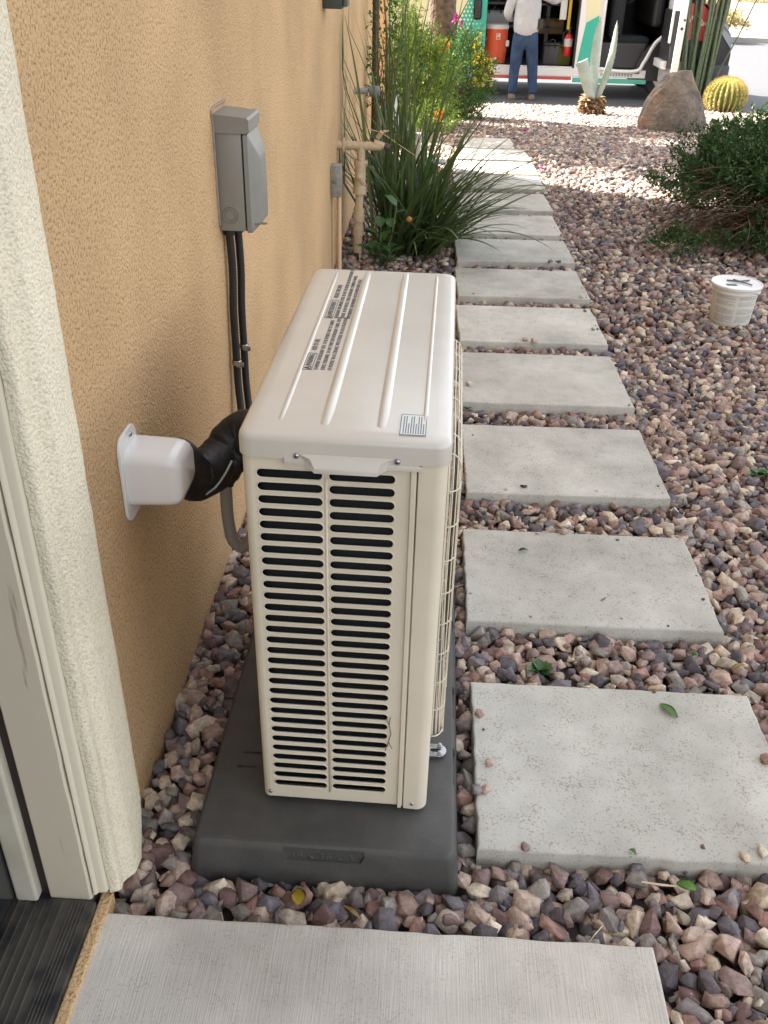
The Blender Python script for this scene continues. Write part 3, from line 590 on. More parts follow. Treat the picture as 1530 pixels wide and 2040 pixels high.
# dry twig caught in the slots
q = [pix(a, b, 1, Y0-.004) for a, b in ((778, 1430), (775, 1445), (779, 1462), (774, 1478), (767, 1496))]
t = MB().tube(q, .0007, 5); t.tube([q[3], pix(781, 1492, 1, Y0-.006)], .0006, 5); t.tube([q[1], pix(770, 1432, 1, Y0-.003)], .0006, 5); t.tube([q[3], pix(772, 1488, 1, Y0-.008)], .0005, 5)
tag(t.build('twig', mat('dry_twig', (.16, .09, .045), .9)), 'thin dry twig caught in the right column of slots near the bottom', 'twig')

# ------------------------------------------------------------------ wall fittings
def P1(px_, py_, x=-.49): return pix(px_, py_, 0, x)
# line-set cover
cv = thing('line_cover', 'white plastic line-set cover screwed to the tan wall, scuffed', 'wall cover', (-.49, 1.33, .60))
zc0, zc1, yc0, yc1 = .547, .650, 1.270, 1.372
L = []
for x, i_ in ((-.489, 0), (-.483, 0), (-.416, .0035), (-.404, .007), (-.397, .014), (-.3935, .025)):
    L.append([(x, a, b) for a, b, _ in rrect(yc0+.012+i_*.4, yc1, zc0+i_, zc1-i_, .020-min(.01, i_*.4), 0, 6)])
hd = MB().loops(L, cap0=False).build('hood', M_white, cv, True, 50)
me = panel_mesh([(y, z) for y, z, _ in rrect(yc0, yc1-.012, .522, .678, .024, 0, 6)], [], .005, .001); me.transform(Matrix(((0, 0, 1, -.487), (1, 0, 0, 0), (0, 1, 0, 0), (0, 0, 0, 1))))
pt = link_mesh('backplate', me, M_white, cv, smooth=True, sharp=40)
for z in (.665, .533): screw(Vector((-.4845, 1.327, z)), cv, .0048, 'x')
# black insulated line set
lsn = thing('insulated_line_set', 'thick black insulated refrigerant lines running from the white cover to the unit', 'hose', (-.42, 1.4, .5))
main = [(-.432, 1.34, .590), (-.428, 1.39, .588)]+[tuple(pix(a, b, 1, y_)) for a, b, y_ in ((380, 950, 1.44), (416, 938, 1.48), (446, 905, 1.52), (468, 872, 1.54), (492, 856, 1.54), (520, 862, 1.52), (545, 885, 1.50))]
def smooth_path(P, k=5):
    P = [Vector(p) for p in P]; o = []
    for i in range(len(P)-1):
        a = P[max(i-1, 0)]; b = P[i]; c = P[i+1]; d = P[min(i+2, len(P)-1)]
        for j in range(k):
            t = j/k; o.append(.5*((2*b)+(c-a)*t+(2*a-5*b+4*c-d)*t*t+(3*b-a-3*c+d)*t**3))
    return o+[P[-1]]
sp_ = smooth_path(main, 7)
MB().tube(sp_, [.034+.011*min(1, i/16)-.012*max(0, (i-22)/40)+.0035*noise.noise(Vector((i*.35, 0, 0))) for i in range(len(sp_))], 18).build('insulation', M_black, lsn, True)
s2 = smooth_path([tuple(pix(a, b, 1, y_)) for a, b, y_ in ((440, 955, 1.49), (458, 930, 1.50), (476, 905, 1.51), (500, 885, 1.51), (530, 880, 1.50))], 6)
MB().tube(s2, [.026+.0012*math.sin(i*1.7) for i in range(len(s2))], 14).build('insulation', M_black, lsn, True)
cb = smooth_path([tuple(pix(a, b, 1, y_)) for a, b, y_ in ((410, 985, 1.42), (430, 970, 1.42), (448, 945, 1.43), (462, 918, 1.45))], 6)
MB().tube(cb, .0022, 6).build('cable', mat('pale_cable', (.35, .40, .36), .5), lsn, True)
# drain hose
dp = smooth_path([tuple(pix(a, b, 1, y_)) for a, b, y_ in ((446, 915, 1.56), (450, 975, 1.57), (454, 1030, 1.57), (463, 1072, 1.57), (480, 1090, 1.57), (497, 1078, 1.56), (512, 1040, 1.55))], 8)
t = MB().tube(dp, .0125, 12)
for i in (22, 25, 28): t.tube([dp[i], dp[i+1]], .0138, 12)
tag(t.build('drain_hose', mat('grey_hose', (.30, .285, .25), .5), None, True, 40), 'grey drain hose looping down behind the outdoor unit', 'hose')
# disconnect box
dcx = thing('disconnect_box', 'grey metal electrical disconnect box mounted on the tan wall', 'electrical box', (-.49, 2.17, .80))
dy0, dy1 = 2.103, 2.232; dz0, dz1 = .800, 1.045
MB().box(-.4885, -.430, dy0, dy1, dz0, dz1-.03, .002).build('housing', M_grey, dcx, True, 30)
MB().prism([(-.4885, dz1-.035), (-.420, dz1-.035), (-.411, dz1-.031), (-.411, dz1-.008), (-.415, dz1-.003), (-.4885, dz1+.003)], 'y', dy0-.003, dy1+.003).build('hood', M_grey, dcx)
dcv = MB().loops([[(x, a, b) for a, b, _ in rrect(dy0+i_, dy1-i_, dz0-.004+i_*.9, dz1-.036-i_*2.0, .006, 0, 3)] for x, i_ in ((-.426, 0), (-.416, 0), (-.413, .003), (-.404, .013), (-.396, .022), (-.3945, .028))]).build('cover', M_grey, dcx, True, 30)
MB().box(-.4285, -.4275, dy0+.002, dy1-.002, dz0, dz1-.036).box(-.4305, -.4255, dy0+.004, dy1-.004, dz0+.002, dz1-.04).build('gap', M_dark, dcx)
pk = pix(459, 429, 1, dy0); t = MB()
for r_ in (.0175, .0115): t.tube([(pk.x+r_*math.cos(2*PI*k/28), dy0-.0002, pk.z+r_*math.sin(2*PI*k/28)) for k in range(30)],   .0013, 5, False)
t.build('knockout', mat('knockout_grey', (.17, .165, .145), .5), dcx, True)
t = MB(); t.mesh(panel_mesh(slot(0, 0, .030, .014), [slot(.004, 0, .016, .006)], .002), Matrix.Translation((-.396, dy0+.012, dz0+.017))); t.build('hasp', M_chrome, dcx)
# a bead of grey-brown sealant on the wall round the box
t = MB(); bead = [(-.4888, dy0-.006, dz0+.01), (-.4888, dy0-.007, dz0+.1), (-.4888, dy0-.006, dz1-.02), (-.4888, dy0-.004, dz1+.012), (-.4888, dy1, dz1+.014)]
t.tube(smooth_path(bead, 8), .0035, 6).build('sealant', mat('sealant', (.25, .17, .13), .8, col2=(.3, .22, .18), nscale=60), dcx, True)
# two black conduits down to the line set, clamps
cdn = thing('conduit_pair', 'two black flexible conduits running down the wall from the disconnect box', 'conduit', (-.47, 2.15, .3))
for xo, yo in ((-.476, 2.135), (-.461, 2.160)):
    q = smooth_path([(xo, yo, .805), (xo+.002, yo, .70), (xo, yo-.01, .60), (xo+.002, yo-.02, .50), (xo+.004, yo-.03, .42), (xo+.012, yo-.05, .34), (xo+.02, yo-.09, .28)], 30)
    MB().tube(q, [.0088+.0008*(i % 2) for i in range(len(q))], 12).build('conduit', M_blackp, cdn, True)
for z, xo, yo in ((.508, -.459, 2.140), (.475, -.473, 2.113)):
    MB().lathe([(.0112, -.006), (.0122, -.004), (.0122, .004), (.0112, .006)], (xo, yo, z), 16).box(xo+.002, xo+.020, yo-.019, yo-.0135, z-.006, z+.006, .001).build('clamp', M_chrome, cdn, True, 40)
for xo, yo in ((-.476, 2.135), (-.461, 2.160)): MB().lathe([(.0135, 0), (.0135, .012), (.010, .016)], (xo, yo, .784), 12).build('fitting', M_blackp, cdn, True, 40)
# weatherproof junction box with conduit
jb = thing('junction_box', 'weathered grey junction box on the wall above a tan conduit', 'electrical box', (-.48, 4.4, .36))
jc = P1(654, 330); jy = 4.40; jl, jr = pix(654, 360, 1, jy).x, pix(679, 360, 1, jy).x; jz0, jz1 = pix(665, 393, 1, jy).z, pix(665, 330, 1, jy).z
MB().box(-.489, jr, jy, jy+.06, jz0, jz1, .003).build('box', mat('weathered_grey', (.30, .30, .27), .6, col2=(.21, .19, .15), nscale=50), jb, True, 30)
MB().lathe([(.010, 0), (.010, .004), (.006, .007)], ((jl+jr)/2, jy-.001, (jz0+jz1)/2), 12, 'y', Matrix.Rotation(PI, 3, 'Z')).build('plug', mat('plug_grey', (.16, .16, .15), .6), jb)
MB().tube([(jr-.011, jy+.03, jz0), (jr-.011, jy+.03, 0)], .0105, 10).tube([(-.483, jy+.03, jz0), (-.483, jy+.03, 0)], .0035, 6).build('conduit', mat('tan_conduit', (.62, .42, .26), .6), jb, True, 40)
# hose bib with shut-off valve
hb = thing('water_valve', 'beige painted water pipe with shut-off valve and hose tap rising beside the wall', 'water pipe', (-.39, 4.716, 0))
vy = 4.716
def V_(a, b): return pix(a, b, 1, vy)
vp, vt = V_(712, 500), V_(720, 290)
def along(t): return vp.lerp(vt, t)
MB().tube([V_(711, 512), along(.05), along(.3)], .023, 12).tube([along(.3), vt], .0205, 12).build('riser', M_beigeP, hb, True, 40)
for a, b, r_ in ((.30, .36, .0205), (.36, .42, .018), (.56, .62, .023), (.62, .82, .0185), (.82, .87, .023), (.16, .24, .0185)): MB().tube([along(a), along(b)], r_*1.5, 12).build('coupling', M_beigeP, hb, True, 40)
t = MB().lathe([(.018, 0), (.018, .03), (.009, .034), (.009, .040), (.004, .042)], along(.72)+Vector((0, 0, 0)), 14, 'y', Matrix.Rotation(PI, 3, 'Z')); t.build('valve_body', M_beigeP, hb, True, 40)
t = MB().box(-.005, .030, -.004, .0, -.007, .007, .001, M=Matrix.Translation(along(.70)+Vector((.012, -.03, 0))) @ Matrix.Rotation(R(60), 4, 'Y')); t.build('valve_lever', M_beigeP, hb)
zz = vt.z; MB().tube([(-.49, vy, zz), (V_(760, 285).x, vy, zz-.002)], .020, 12).tube([(-.44, vy, zz), (-.425, vy, zz)], .024, 12).build('cross_pipe', M_beigeP, hb, True, 40)
q = V_(685, 285); MB().box(q.x-.004, q.x+.004, vy-.02, vy+.02, zz-.028, zz+.028, .002).lathe([(.006, 0), (.006, .012)], (q.x, vy-.004, zz+.022), 8).build('pipe_strap', M_beigeP, hb)
q = V_(752, 275); MB().tube([q, q+Vector((.022, -.01, .03))], .011, 10).tube([V_(745, 284), V_(765, 292)], .017, 12).build('tap', M_beigeP, hb, True, 40)
q2 = V_(766, 262); MB().box(-.022, .022, -.004, .004, -.004, .004, .002, M=Matrix.Translation(q2) @ Matrix.Rotation(R(-12), 4, 'Y')).lathe([(.009, -.004), (.009, .006)], q2, 8).build('tap_handle', M_beigeP, hb)
q3 = V_(771, 292); MB().lathe([(.013, -.012), (.0155, -.008), (.0155, .008), (.013, .012)], q3, 14, 'x', Matrix.Rotation(R(25), 3, 'Y')).build('hose_outlet', mat('corroded_brass', (.10, .085, .09), .6, col2=(.05, .045, .05), nscale=120), hb, True, 40)
q = V_(711, 505); MB().box(q.x-.014, q.x+.012, vy-.025, vy+.02, 0, .035, .004).tube([q+Vector((-.055, -.02, 0)), q+Vector((-.01, -.01, .012))], .006, 8).build('drip_fitting', M_blackp, hb, True, 40)
t = MB().tube(smooth_path([V_(728, 255), V_(760, 265), V_(790, 285), V_(830, 312)], 5), .0018, 5); tag(t.build('dry_stalk', mat('straw', (.62, .45, .25), .9)), 'long dry straw-coloured stalk lying across the tap and grass', 'stalk')
# porch box at top left on the wall
q = P1(643, 18); lt = thing('wall_fixture', 'dark green-grey fixture on the wall at the top edge of the photo', 'wall fixture', (-.47, 4.2, q.z))
fx1 = pix(692, 10, 1, 4.16).x; fz = pix(665, 18, 1, 4.16).z
MB().box(-.489, fx1-.02, 4.16, 4.27, fz, fz+.16, .006).build('housing', mat('verdigris_paint', (.05, .065, .055), .5), lt, True, 30)
MB().box(fx1-.018, fx1, 4.165, 4.26, fz+.008, fz+.15, .005).build('cover', mat('verdigris_cover', (.09, .12, .10), .5), lt, True, 30)
# stub-out pipe with valve cap, pvc pipe, utility box, path light
z5 = .675; sb_ = thing('stub_pipe', 'grey stub pipe with a thicker cap sticking out of the far wall', 'pipe', (-.45, 5.74, z5))
xe = pix(740, 190, 1, 5.74).x; x2 = pix(752, 190, 1, 5.74).x
MB().tube([(-.49, 5.74, z5), (xe-.02, 5.74, z5)], .018, 12).build('pipe', mat('grey_pipe', (.28, .28, .26), .6), sb_, True, 40)
MB().lathe([(.028, -.03), (.030, -.02), (.030, .02), (.024, .03)], ((xe+x2)/2, 5.74, z5), 14, 'x').build('cap', mat('grey_cap', (.16, .16, .17), .6), sb_, True, 40)
t = MB().tube([(-.36, 8.0, -.05), (-.36, 8.0, .34)], .032, 14).tube([(-.36, 8.0, .34), (-.36, 8.0, .40)], .038, 14).tube([(-.36, 8.0, .40), (-.375, 8.02, .47)], .026, 14)
tag(t.build('standpipe', mat('blue_grey_pvc', (.40, .45, .50), .5), None, True, 40), 'blue-grey plastic standpipe behind the grass clump near the wall end', 'pipe')
ub = thing('utility_box', 'small pale grey box with two red dots behind the grass clump', 'utility box', (-.17, 7.4, 0))
MB().box(-.22, -.13, 7.38, 7.46, -.02, .20, .01).build('box', mat('pale_grey_plastic', (.42, .42, .38), .5), ub, True, 30)
for z in (.16, .11): MB().lathe([(.008, 0), (.008, .004)], (-.17, 7.379, z), 10, 'y', Matrix.Rotation(PI, 3, 'Z')).build('button', mat('red_plastic', (.5, .03, .03), .4), ub)
pq = thing('path_light', 'low black path light with a flat top hidden in the grass clump', 'path light', (-.03, 6.95, 0))
MB().box(-.1, .06, 6.88, 7.02, .075, .09, .004).build('top', mat('grey_light_top', (.22, .25, .24), .35), pq, True, 30)
MB().box(-.05, .01, 6.92, 6.98, -.02, .075, .004).build('stem', M_blackp, pq)

# ------------------------------------------------------------------ bucket
bk = thing('bucket', 'small white plastic bucket with printed sides and a black marked lid on the gravel', 'bucket', (1.4, 4.1, 0))
bc = pix(1463, 655, 2, 0); bw = .097; bx, by = bc.x, bc.y+bw; bh = pix(1466, 575, 1, by-bw).z
M_bk = mat('bucket_plastic', (.70, .67, .60), .45)
MB().lathe([(bw*.86, .0), (bw*.88, .004), (bw*.98, bh*.80), (bw*1.06, bh*.80), (bw*1.08, bh*.83), (bw*1.02, bh*.84), (bw*1.03, bh*.90), (bw*1.08, bh*.91), (bw*1.08, bh*.93)], (bx, by, 0), 40).build('body', M_bk, bk, True, 35)
ld = MB().lathe([(bw*1.10, bh*.925), (bw*1.12, bh*.94), (bw*1.12, bh*.985), (bw*1.09, bh*1.0), (bw*1.04, bh*1.0), (bw*1.02, bh*.985), (bw*.2, bh*.985)], (bx, by, 0), 40).build('lid', M_white, bk, True, 35)
t = MB().box(bx-.055, bx-.012, by-.05, by-.025, bh*.986, bh*.992).build('marker_patch', M_ink, ld)
MB().tube(smooth_path([(bx-.04, by+.02, bh+.001), (bx+.01, by+.0, bh+.004), (bx+.06, by+.03, bh+.001)], 4), .0035, 5).tube([(bx-.01, by+.03, bh+.002), (bx+.05, by-.045, bh+.002)], .003, 5).build('marker_stroke', M_ink, ld)
t = MB(); rr = random.Random(2)
def ring(r_, a, z): return (bx+r_*math.cos(a), by+r_*math.sin(a), z)
for col in range(2):
    aa = R(-155+62*col)
    for i in range(22):
        z = bh*(.76-i*.030); r_ = bw*(.88+.10*z/(bh*.8))+.0007
        if i in (3, 8, 9, 15): continue
        a = aa; end = aa+R(54 if i % 5 else 35)
        while a < end:
            w_ = rr.uniform(.03, .12); e = min(a+w_, end); h_ = bh*.011
            t.add([ring(r_, a, z), ring(r_, e, z), ring(r_, e, z+h_), ring(r_, a, z+h_)], [(0, 1, 2, 3)]); a = e+.02
t.build('printed_text', mat('grey_print', (.30, .29, .27), .6), bk)
hd_ = smooth_path([(bx+bw*1.07, by-.02, bh*.88), (bx+bw*1.12, by-.05, bh*.80), (bx+bw*.9, by-.09, bh*.86), (bx+bw*.5, by-.105, bh*.90)], 5)
MB().tube(hd_, .0016, 5).build('handle', mat('wire', (.35, .3, .22), .5, 1), bk)

# ------------------------------------------------------------------ boulder
bm = bmesh.new(); bmesh.ops.create_icosphere(bm, subdivisions=5, radius=1)
Rp = [unit(rng.normal(0, 1, (1, 3)))[0] for _ in range(16)]
prf = lambda z: 1-.36*min(1, max(0, (z+.2)/.8))**1.1
for v in bm.verts:
    d = v.co.normalized(); s_ = 1.0
    for q in Rp:
        k = d.dot(Vector(q))
        if k > .60: s_ = min(s_, .80/k+.01)
    s_ *= 1+.05*noise.noise(d*3)+.02*noise.noise(d*9)+.008*noise.noise(d*28)
    z = d.z*s_; kx = prf(z)
    v.co = Vector((d.x*s_*.355*kx-(.02*z), d.y*s_*.26*kx, z*.47+.22))
M_bould = mat('boulder', (.25, .20, .155), .9, col2=(.085, .070, .062), nscale=7, detail=8, ramp=(.35, .62), bump=1, bscale=24, dist=.03)
n, l, b = nodes(M_bould); src = b.inputs['Base Color'].links[0].from_socket; tcx = [x for x in n if x.type == 'TEX_COORD'][0]
nt = n.new('ShaderNodeTexNoise'); nt.inputs['Scale'].default_value = 3.3; nt.inputs['Detail'].default_value = 5; l.new(tcx.outputs['Object'], nt.inputs['Vector'])
cr = n.new('ShaderNodeValToRGB'); cr.color_ramp.elements[0].position = .57; cr.color_ramp.elements[1].position = .68; l.new(nt.outputs[0], cr.inputs[0])
mx = n.new('ShaderNodeMix'); mx.data_type = 'RGBA'; l.new(cr.outputs[0], mx.inputs[0]); l.new(src, mx.inputs[6]); mx.inputs[7].default_value = (.28, .16, .09, 1); l.new(mx.outputs[2], b.inputs['Base Color'])
t = MB(); bq = pix(1346, 262, 2, -.12); by_ = bq.y+.24; t.bm(bm, Matrix.Translation((bq.x+.0, by_, gz(by_)-.05)))
tag(t.build('boulder', M_bould, None, True), 'large pointed brown boulder standing in the gravel in front of the tall green stems', 'boulder')

# ------------------------------------------------------------------ plants
def np_cat(lst):
    V = []; F = []; o = 0
    for v, f in lst: V.append(v); F.append(f+o); o += len(v)
    return np.concatenate(V), np.concatenate(F)
# strap-leaved clump
M_blade = island_mat('grass_blade', [(.055, .085, .024), (.08, .125, .034), (.10, .155, .045), (.06, .10, .04), (.14, .18, .06), (.085, .13, .04)], .38, transl=.2, spec=.5)
def blades(n, base, rad, az, lean, ln, wd, curl, seed):
    r = np.random.default_rng(seed); V = []; F = []; K = 12
    for i in range(n):
        a = az(r); le = lean(r); L_ = ln(r); w_ = wd(r); cu = curl(r)
        p = np.array([base[0]+r.uniform(-1, 1)*rad, base[1]+r.uniform(-1, 1)*rad*.8, gz(base[1])-.01]); th = le; d0 = np.array([math.cos(a), math.sin(a), 0]); sd = np.array([-d0[1], d0[0], 0])+r.normal(0, .25, 3)*np.array([1, 1, 0]); o = len(V)*1
        tw = r.uniform(-.6, .6)
        for k in range(K+1):
            u = k/K; t_ = th+cu*u**1.6; d = d0*math.sin(t_)+np.array([0, 0, math.cos(t_)]); w2 = w_*(1-u**2.5)*.5*(.6+.4*min(1, u*4))+.0004
            sdr = sd*math.cos(tw*u)+np.cross(d, sd)*math.sin(tw*u); nm = np.cross(d, sdr)
            V += [p-sdr*w2, p+nm*w2*.35, p+sdr*w2]; 
            if k < K: q = o+k*3; F += [(q, q+1, q+4, q+3), (q+1, q+2, q+5, q+4)]
            p = p+d*(L_/K)
            if p[0] < -.48: p[0] = -.48
            if p[2] < .012+gz(p[1]): p[2] = .012+gz(p[1])
    return np.array(V), np.array(F)
tl = lambda r: r.uniform(.05, .28)
G1 = blades(150, (-.14, 4.88), .13, lambda r: r.uniform(-1.0, 3.6), lambda r: abs(r.normal(.34, .22)), lambda r: r.uniform(.45, .85), lambda r: r.uniform(.013, .021), lambda r: r.uniform(.1, 1.0), 1)
G2 = blades(120, (-.12, 4.86), .12, lambda r: r.uniform(-1.5, .9), lambda r: r.uniform(.5, 1.0), lambda r: r.uniform(.45, .80), lambda r: r.uniform(.013, .021), lambda r: r.uniform(.3, 1.2), 2)
G3 = blades(64, (-.20, 4.9), .13, lambda r: r.uniform(0, 2*PI), lambda r: abs(r.normal(.20, .14)), lambda r: r.uniform(.85, 1.45), lambda r: r.uniform(.008, .014), lambda r: r.uniform(0, .6), 3)
G4 = blades(16, (-.02, 4.82), .08, lambda r: r.uniform(-.7, .3), lambda r: r.uniform(.35, .6), lambda r: r.uniform(.8, 1.1), lambda r: r.uniform(.008, .011), lambda r: r.uniform(1.2, 2.0), 4)
V, F = np_cat([G1, G2, G3, G4])
tag(np_mesh('strap_leaf_grass', V, F, M_blade, smooth=True), 'big clump of long dark green strap leaves against the wall behind the unit', 'grass clump')
# broad leaved seedling with a bud
M_broad = island_mat('broad_leaf', [(.05, .14, .03), (.035, .09, .02), (.07, .18, .035), (.045, .12, .03)], .3, transl=.15, spec=.6)
M_stem = mat('green_stem', (.10, .13, .05), .6)
def broad_plant(name, label, cat, base, stems, L, W, nleaf, bud=None, top=.3):
    r = random.Random(hash(label) % 999 if False else len(label)); th = thing(name, label, cat, base); st_ = MB(); P_, D_, N_ = [], [], []
    for (dx, dy, h) in stems:
        b0 = Vector(base); tp = b0+Vector((dx, dy, h)); st_.tube([b0, b0.lerp(tp, .5)+Vector((dx*.2, 0, 0)), tp], [.004, .003, .002], 6)
        for i in range(nleaf):
            u = top+(1-top)*(i/(max(nleaf-1, 1))); a = i*2.4+dx*9; d = Vector((math.cos(a), math.sin(a), r.uniform(.1, .8))).normalized(); P_.append(b0.lerp(tp, u)); D_.append(d); N_.append(Vector((0, 0, 1))-d*.3)
    st_.build('stem', M_stem, th, True); k = len(P_); s_ = rng.uniform(.75, 1.15, k)
    V, F = leaves(np.array(P_), unit(np.array(D_)), unit(np.array(N_)), L*s_, W*s_, .12); np_mesh('foliage', V, F, M_broad, th)
    if bud: MB().lathe([(.004, -.014), (.013, -.008), (.016, 0), (.012, .010), (.002, .015)], bud, 12).build('bud', mat('orange_bud', (.42, .17, .06), .7), th, True)
    return th
q = pix(760, 520, 2, 0)
broad_plant('leafy_plant', 'small plant with glossy round leaves and a brown-orange bud before the grass clump', 'plant', (q.x, q.y-.1, 0), [(.0, -.02, .20), (.075, .0, .30), (-.05, -.03, .10), (.05, -.05, .09)], .085, .055, 7, bud=pix(815, 437, 1, q.y-.12))
q = P1(545, 740, -.44); broad_plant('sprout', 'small green sprout between the tan wall and the left side of the lid', 'plant', (-.44, 2.75, 0), [(-.0, -.02, .26), (.02, 0, .2), (.01, .01, .33)], .03, .016, 14)
# seedling on the gravel
for (a, b, nm, s_) in ((1078, 1335, 'leafy green seedling on the gravel between the two nearest pavers', 1), (1512, 945, 'green seedling in the gravel at the right edge of the photo', 1.2), (930, 815, 'small green sprout in the gravel beside the wire guard', .6)):
    q = pix(a, b, 2, .005); th = thing('seedling', nm, 'seedling', (q.x, q.y, 0)); k = 11; an = np.arange(k)*2.4
    D_ = np.stack([np.cos(an), np.sin(an), rng.uniform(.2, 1, k)], 1); sc = rng.uniform(.7, 1.1, k)*s_
    V, F = leaves(np.tile([[q.x, q.y, .004]], (k, 1)), unit(D_), unit(np.array([0, 0, 1.])-D_*.3), .034*sc, .022*sc, .15); np_mesh('foliage', V, F, M_broad, th)
# fallen leaves
def litter(a, b, z, L_, W_, ang, col, label, name='fallen_leaf', curl=.10, cat='leaf'):
    q = pix(a, b, 2, z); me_ = mat('litter_'+'_'.join(str(c) for c in col), col, .5, col2=tuple(c*.75 for c in col), nscale=60)
    bm = bmesh.new(); K = 10; rows = []
    for k in range(K+1):
        u = k/K; w_ = W_*math.sin(PI*min(1, max(0, u*.94+.03)))**.8*(1-.25*u); x = (u-.5)*L_; zz = .006*math.sin(u*3)+.001
        rows.append([bm.verts.new((x, s_*w_/2, zz+abs(s_)*W_*curl*.5+.0)) for s_ in (-1, -.5, 0, .5, 1)])
    for k in range(K):
        for j in range(4): bm.faces.new((rows[k][j], rows[k+1][j], rows[k+1][j+1], rows[k][j+1]))
    ex = bmesh.ops.solidify(bm, geom=bm.faces[:], thickness=.0005)
    t = MB(); t.bm(bm, Matrix.Translation(q) @ Matrix.Rotation(R(ang), 4, 'Z')); tag(t.build(name, me_, None, True), label, cat)
litter(1042, 1098, .032, .026, .014, 5, (.07, .17, .06), 'dark green folded leaf on the second nearest paver')
litter(1332, 1417, .031, .048, .022, -55, (.16, .32, .07), 'bright green pointed leaf lying on the nearest paver')
litter(1260, 1699, .031, .016, .009, -50, (.16, .30, .05), 'small torn green leaf near the front edge of the nearest paver')
litter(1368, 1768, .02, .034, .026, -20, (.17, .36, .06), 'bright green leaf on the gravel below the nearest paver')
litter(595, 1788, .02, .032, .028, 100, (.52, .36, .03), 'yellow heart shaped leaf on the gravel in front of the pad')
litter(700, 1268+550, .015, .042, .010, -35, (.50, .33, .12), 'narrow tan dead leaf on the gravel before the slab')
litter(1470, 1330, .018, .04, .013, 25, (.50, .38, .08), 'yellow curled leaf on the gravel at the right of the nearest gap')
litter(1385, 1306, .02, .018, .014, 20, (.14, .26, .08), 'round green leaf on the gravel right of the seedling')
litter(938, 1082, .02, .017, .013, 0, (.10, .20, .07), 'small green leaf beside the left edge of a paver')
litter(1270, 1030, .015, .026, .010, -40, (.10, .20, .06), 'green leaf standing in the gravel gap behind the second paver')
litter(960, 1368, .02, .04, .010, -70, (.50, .38, .10), 'thin yellow leaf between pad and paver')
litter(990, 1030, .02, .022, .010, 10, (.10, .22, .06), 'green leaf in the gravel before the third paver')
q = pix(1202, 1194, 2, .032); tag(MB().tube([q+Vector((-.006, -.006, .001)), q+Vector((.006, .006, .001))], .0016, 6).build('twig', M_ink), 'tiny black twig on the second nearest paver', 'twig')
q = pix(1043, 968, 2, .034); v_, f_ = libN[3]; t = MB(); t.add([tuple(q+Vector(x)*.011) for x in v_], [tuple(x) for x in f_]); tag(t.build('stone_chip', mat('dark_stone', (.08, .06, .06), .8)), 'dark stone chip lying on the third paver', 'stone')
q = pix(1040, 1762, 2, .02); tag(MB().tube([pix(1278, 1757, 2, .02), pix(1318, 1763, 2, .022), pix(1352, 1766, 2, .02)], [.0016, .002, .001], 6).build('dry_stick', mat('pale_stick', (.62, .48, .33), .8)), 'short pale stick on the gravel beside a bright green leaf', 'stick')
tag(MB().tube([pix(1172, 1880, 2, .01), pix(1185, 1862, 2, .018), pix(1200, 1845, 2, .015)], .001, 5).build('dry_stick', MATS['pale_stick']), 'thin curved straw on the gravel just behind the slab', 'stick')
for (a, b) in ((1362, 375), (1085, 338), (1240, 1)):
    pass
M_mag = mat('magenta_petal', (.55, .03, .30), .5)
for a, b, lb_ in ((1080, 338, 'magenta blossom on the sunlit gravel right of the pavers'), (1045, 262, 'magenta petal on the shaded gravel beyond the last paver')):
    q = pix(a, b, 2, gz(8)+.02); k = 5; an = np.arange(k)*1.26
    V, F = leaves(np.tile([[q.x, q.y, q.z]], (k, 1)), unit(np.stack([np.cos(an), np.sin(an), np.full(k, .8)], 1)), np.tile([[0, 0, 1.]], (k, 1)), np.full(k, .035), np.full(k, .028)); tag(np_mesh('fallen_blossom', V, F, M_mag), lb_, 'blossom')

# right-hand shrub, with bare twigs low on its left
M_shrub = island_mat('shrub_leaf', [(.040, .085, .022), (.058, .112, .030), (.026, .056, .018), (.078, .14, .038), (.050, .095, .030)], .5, transl=.25)
M_twig = mat('shrub_twig', (.20, .13, .08), .9, col2=(.13, .085, .055), nscale=20)
sh = thing('shrub', 'large dark green shrub with bare brown twigs low down, behind the bucket', 'shrub', (2.1, 5.5, 0))
c1, d1 = ell(5200, (2.30, 5.70, .27), (.86, .76, .36), .5, -.35)
keepm = ~((c1[:, 2] < .26) & (c1[:, 0] < 2.0) & (rng.random(len(c1)) < .62) & (c1[:, 1] < 5.6)); c1, d1 = c1[keepm], d1[keepm]
c2, d2 = ell(3000, (2.62, 5.75, .46), (.66, .70, .36), .5, -.5)
c3, d3 = ell(90, (1.52, 5.45, .38), (.07, .07, .20), .1, -1); d3[:, 2] += 1
c4, d4 = ell(220, (1.9, 4.98, .08), (.45, .12, .10), .2, -.3)
c6, d6 = ell(1700, (1.92, 5.30, .33), (.60, .34, .20), .3, -.6)
c5, d5 = ell(60, (1.30, 5.0, .05), (.12, .14, .06), .2, -.3)
cc = np.concatenate([c1, c2, c3, c4, c5, c6]); dd = np.concatenate([d1, d2, d3, d4, d5, d6]); dd = dd+np.array([0, 0, .5]); cc[:, 2] = cc[:, 2].clip(.03)
V, F = sprigs(cc, dd, 15, .022, .010, .06, .8); np_mesh('foliage', V, F, M_shrub, sh)
t = MB()
tips = [tuple(p) for p in c1[rng.integers(0, len(c1), 130)]]
branch_net(t, (2.2, 5.5, -.02), tips, .014, .003, 5)
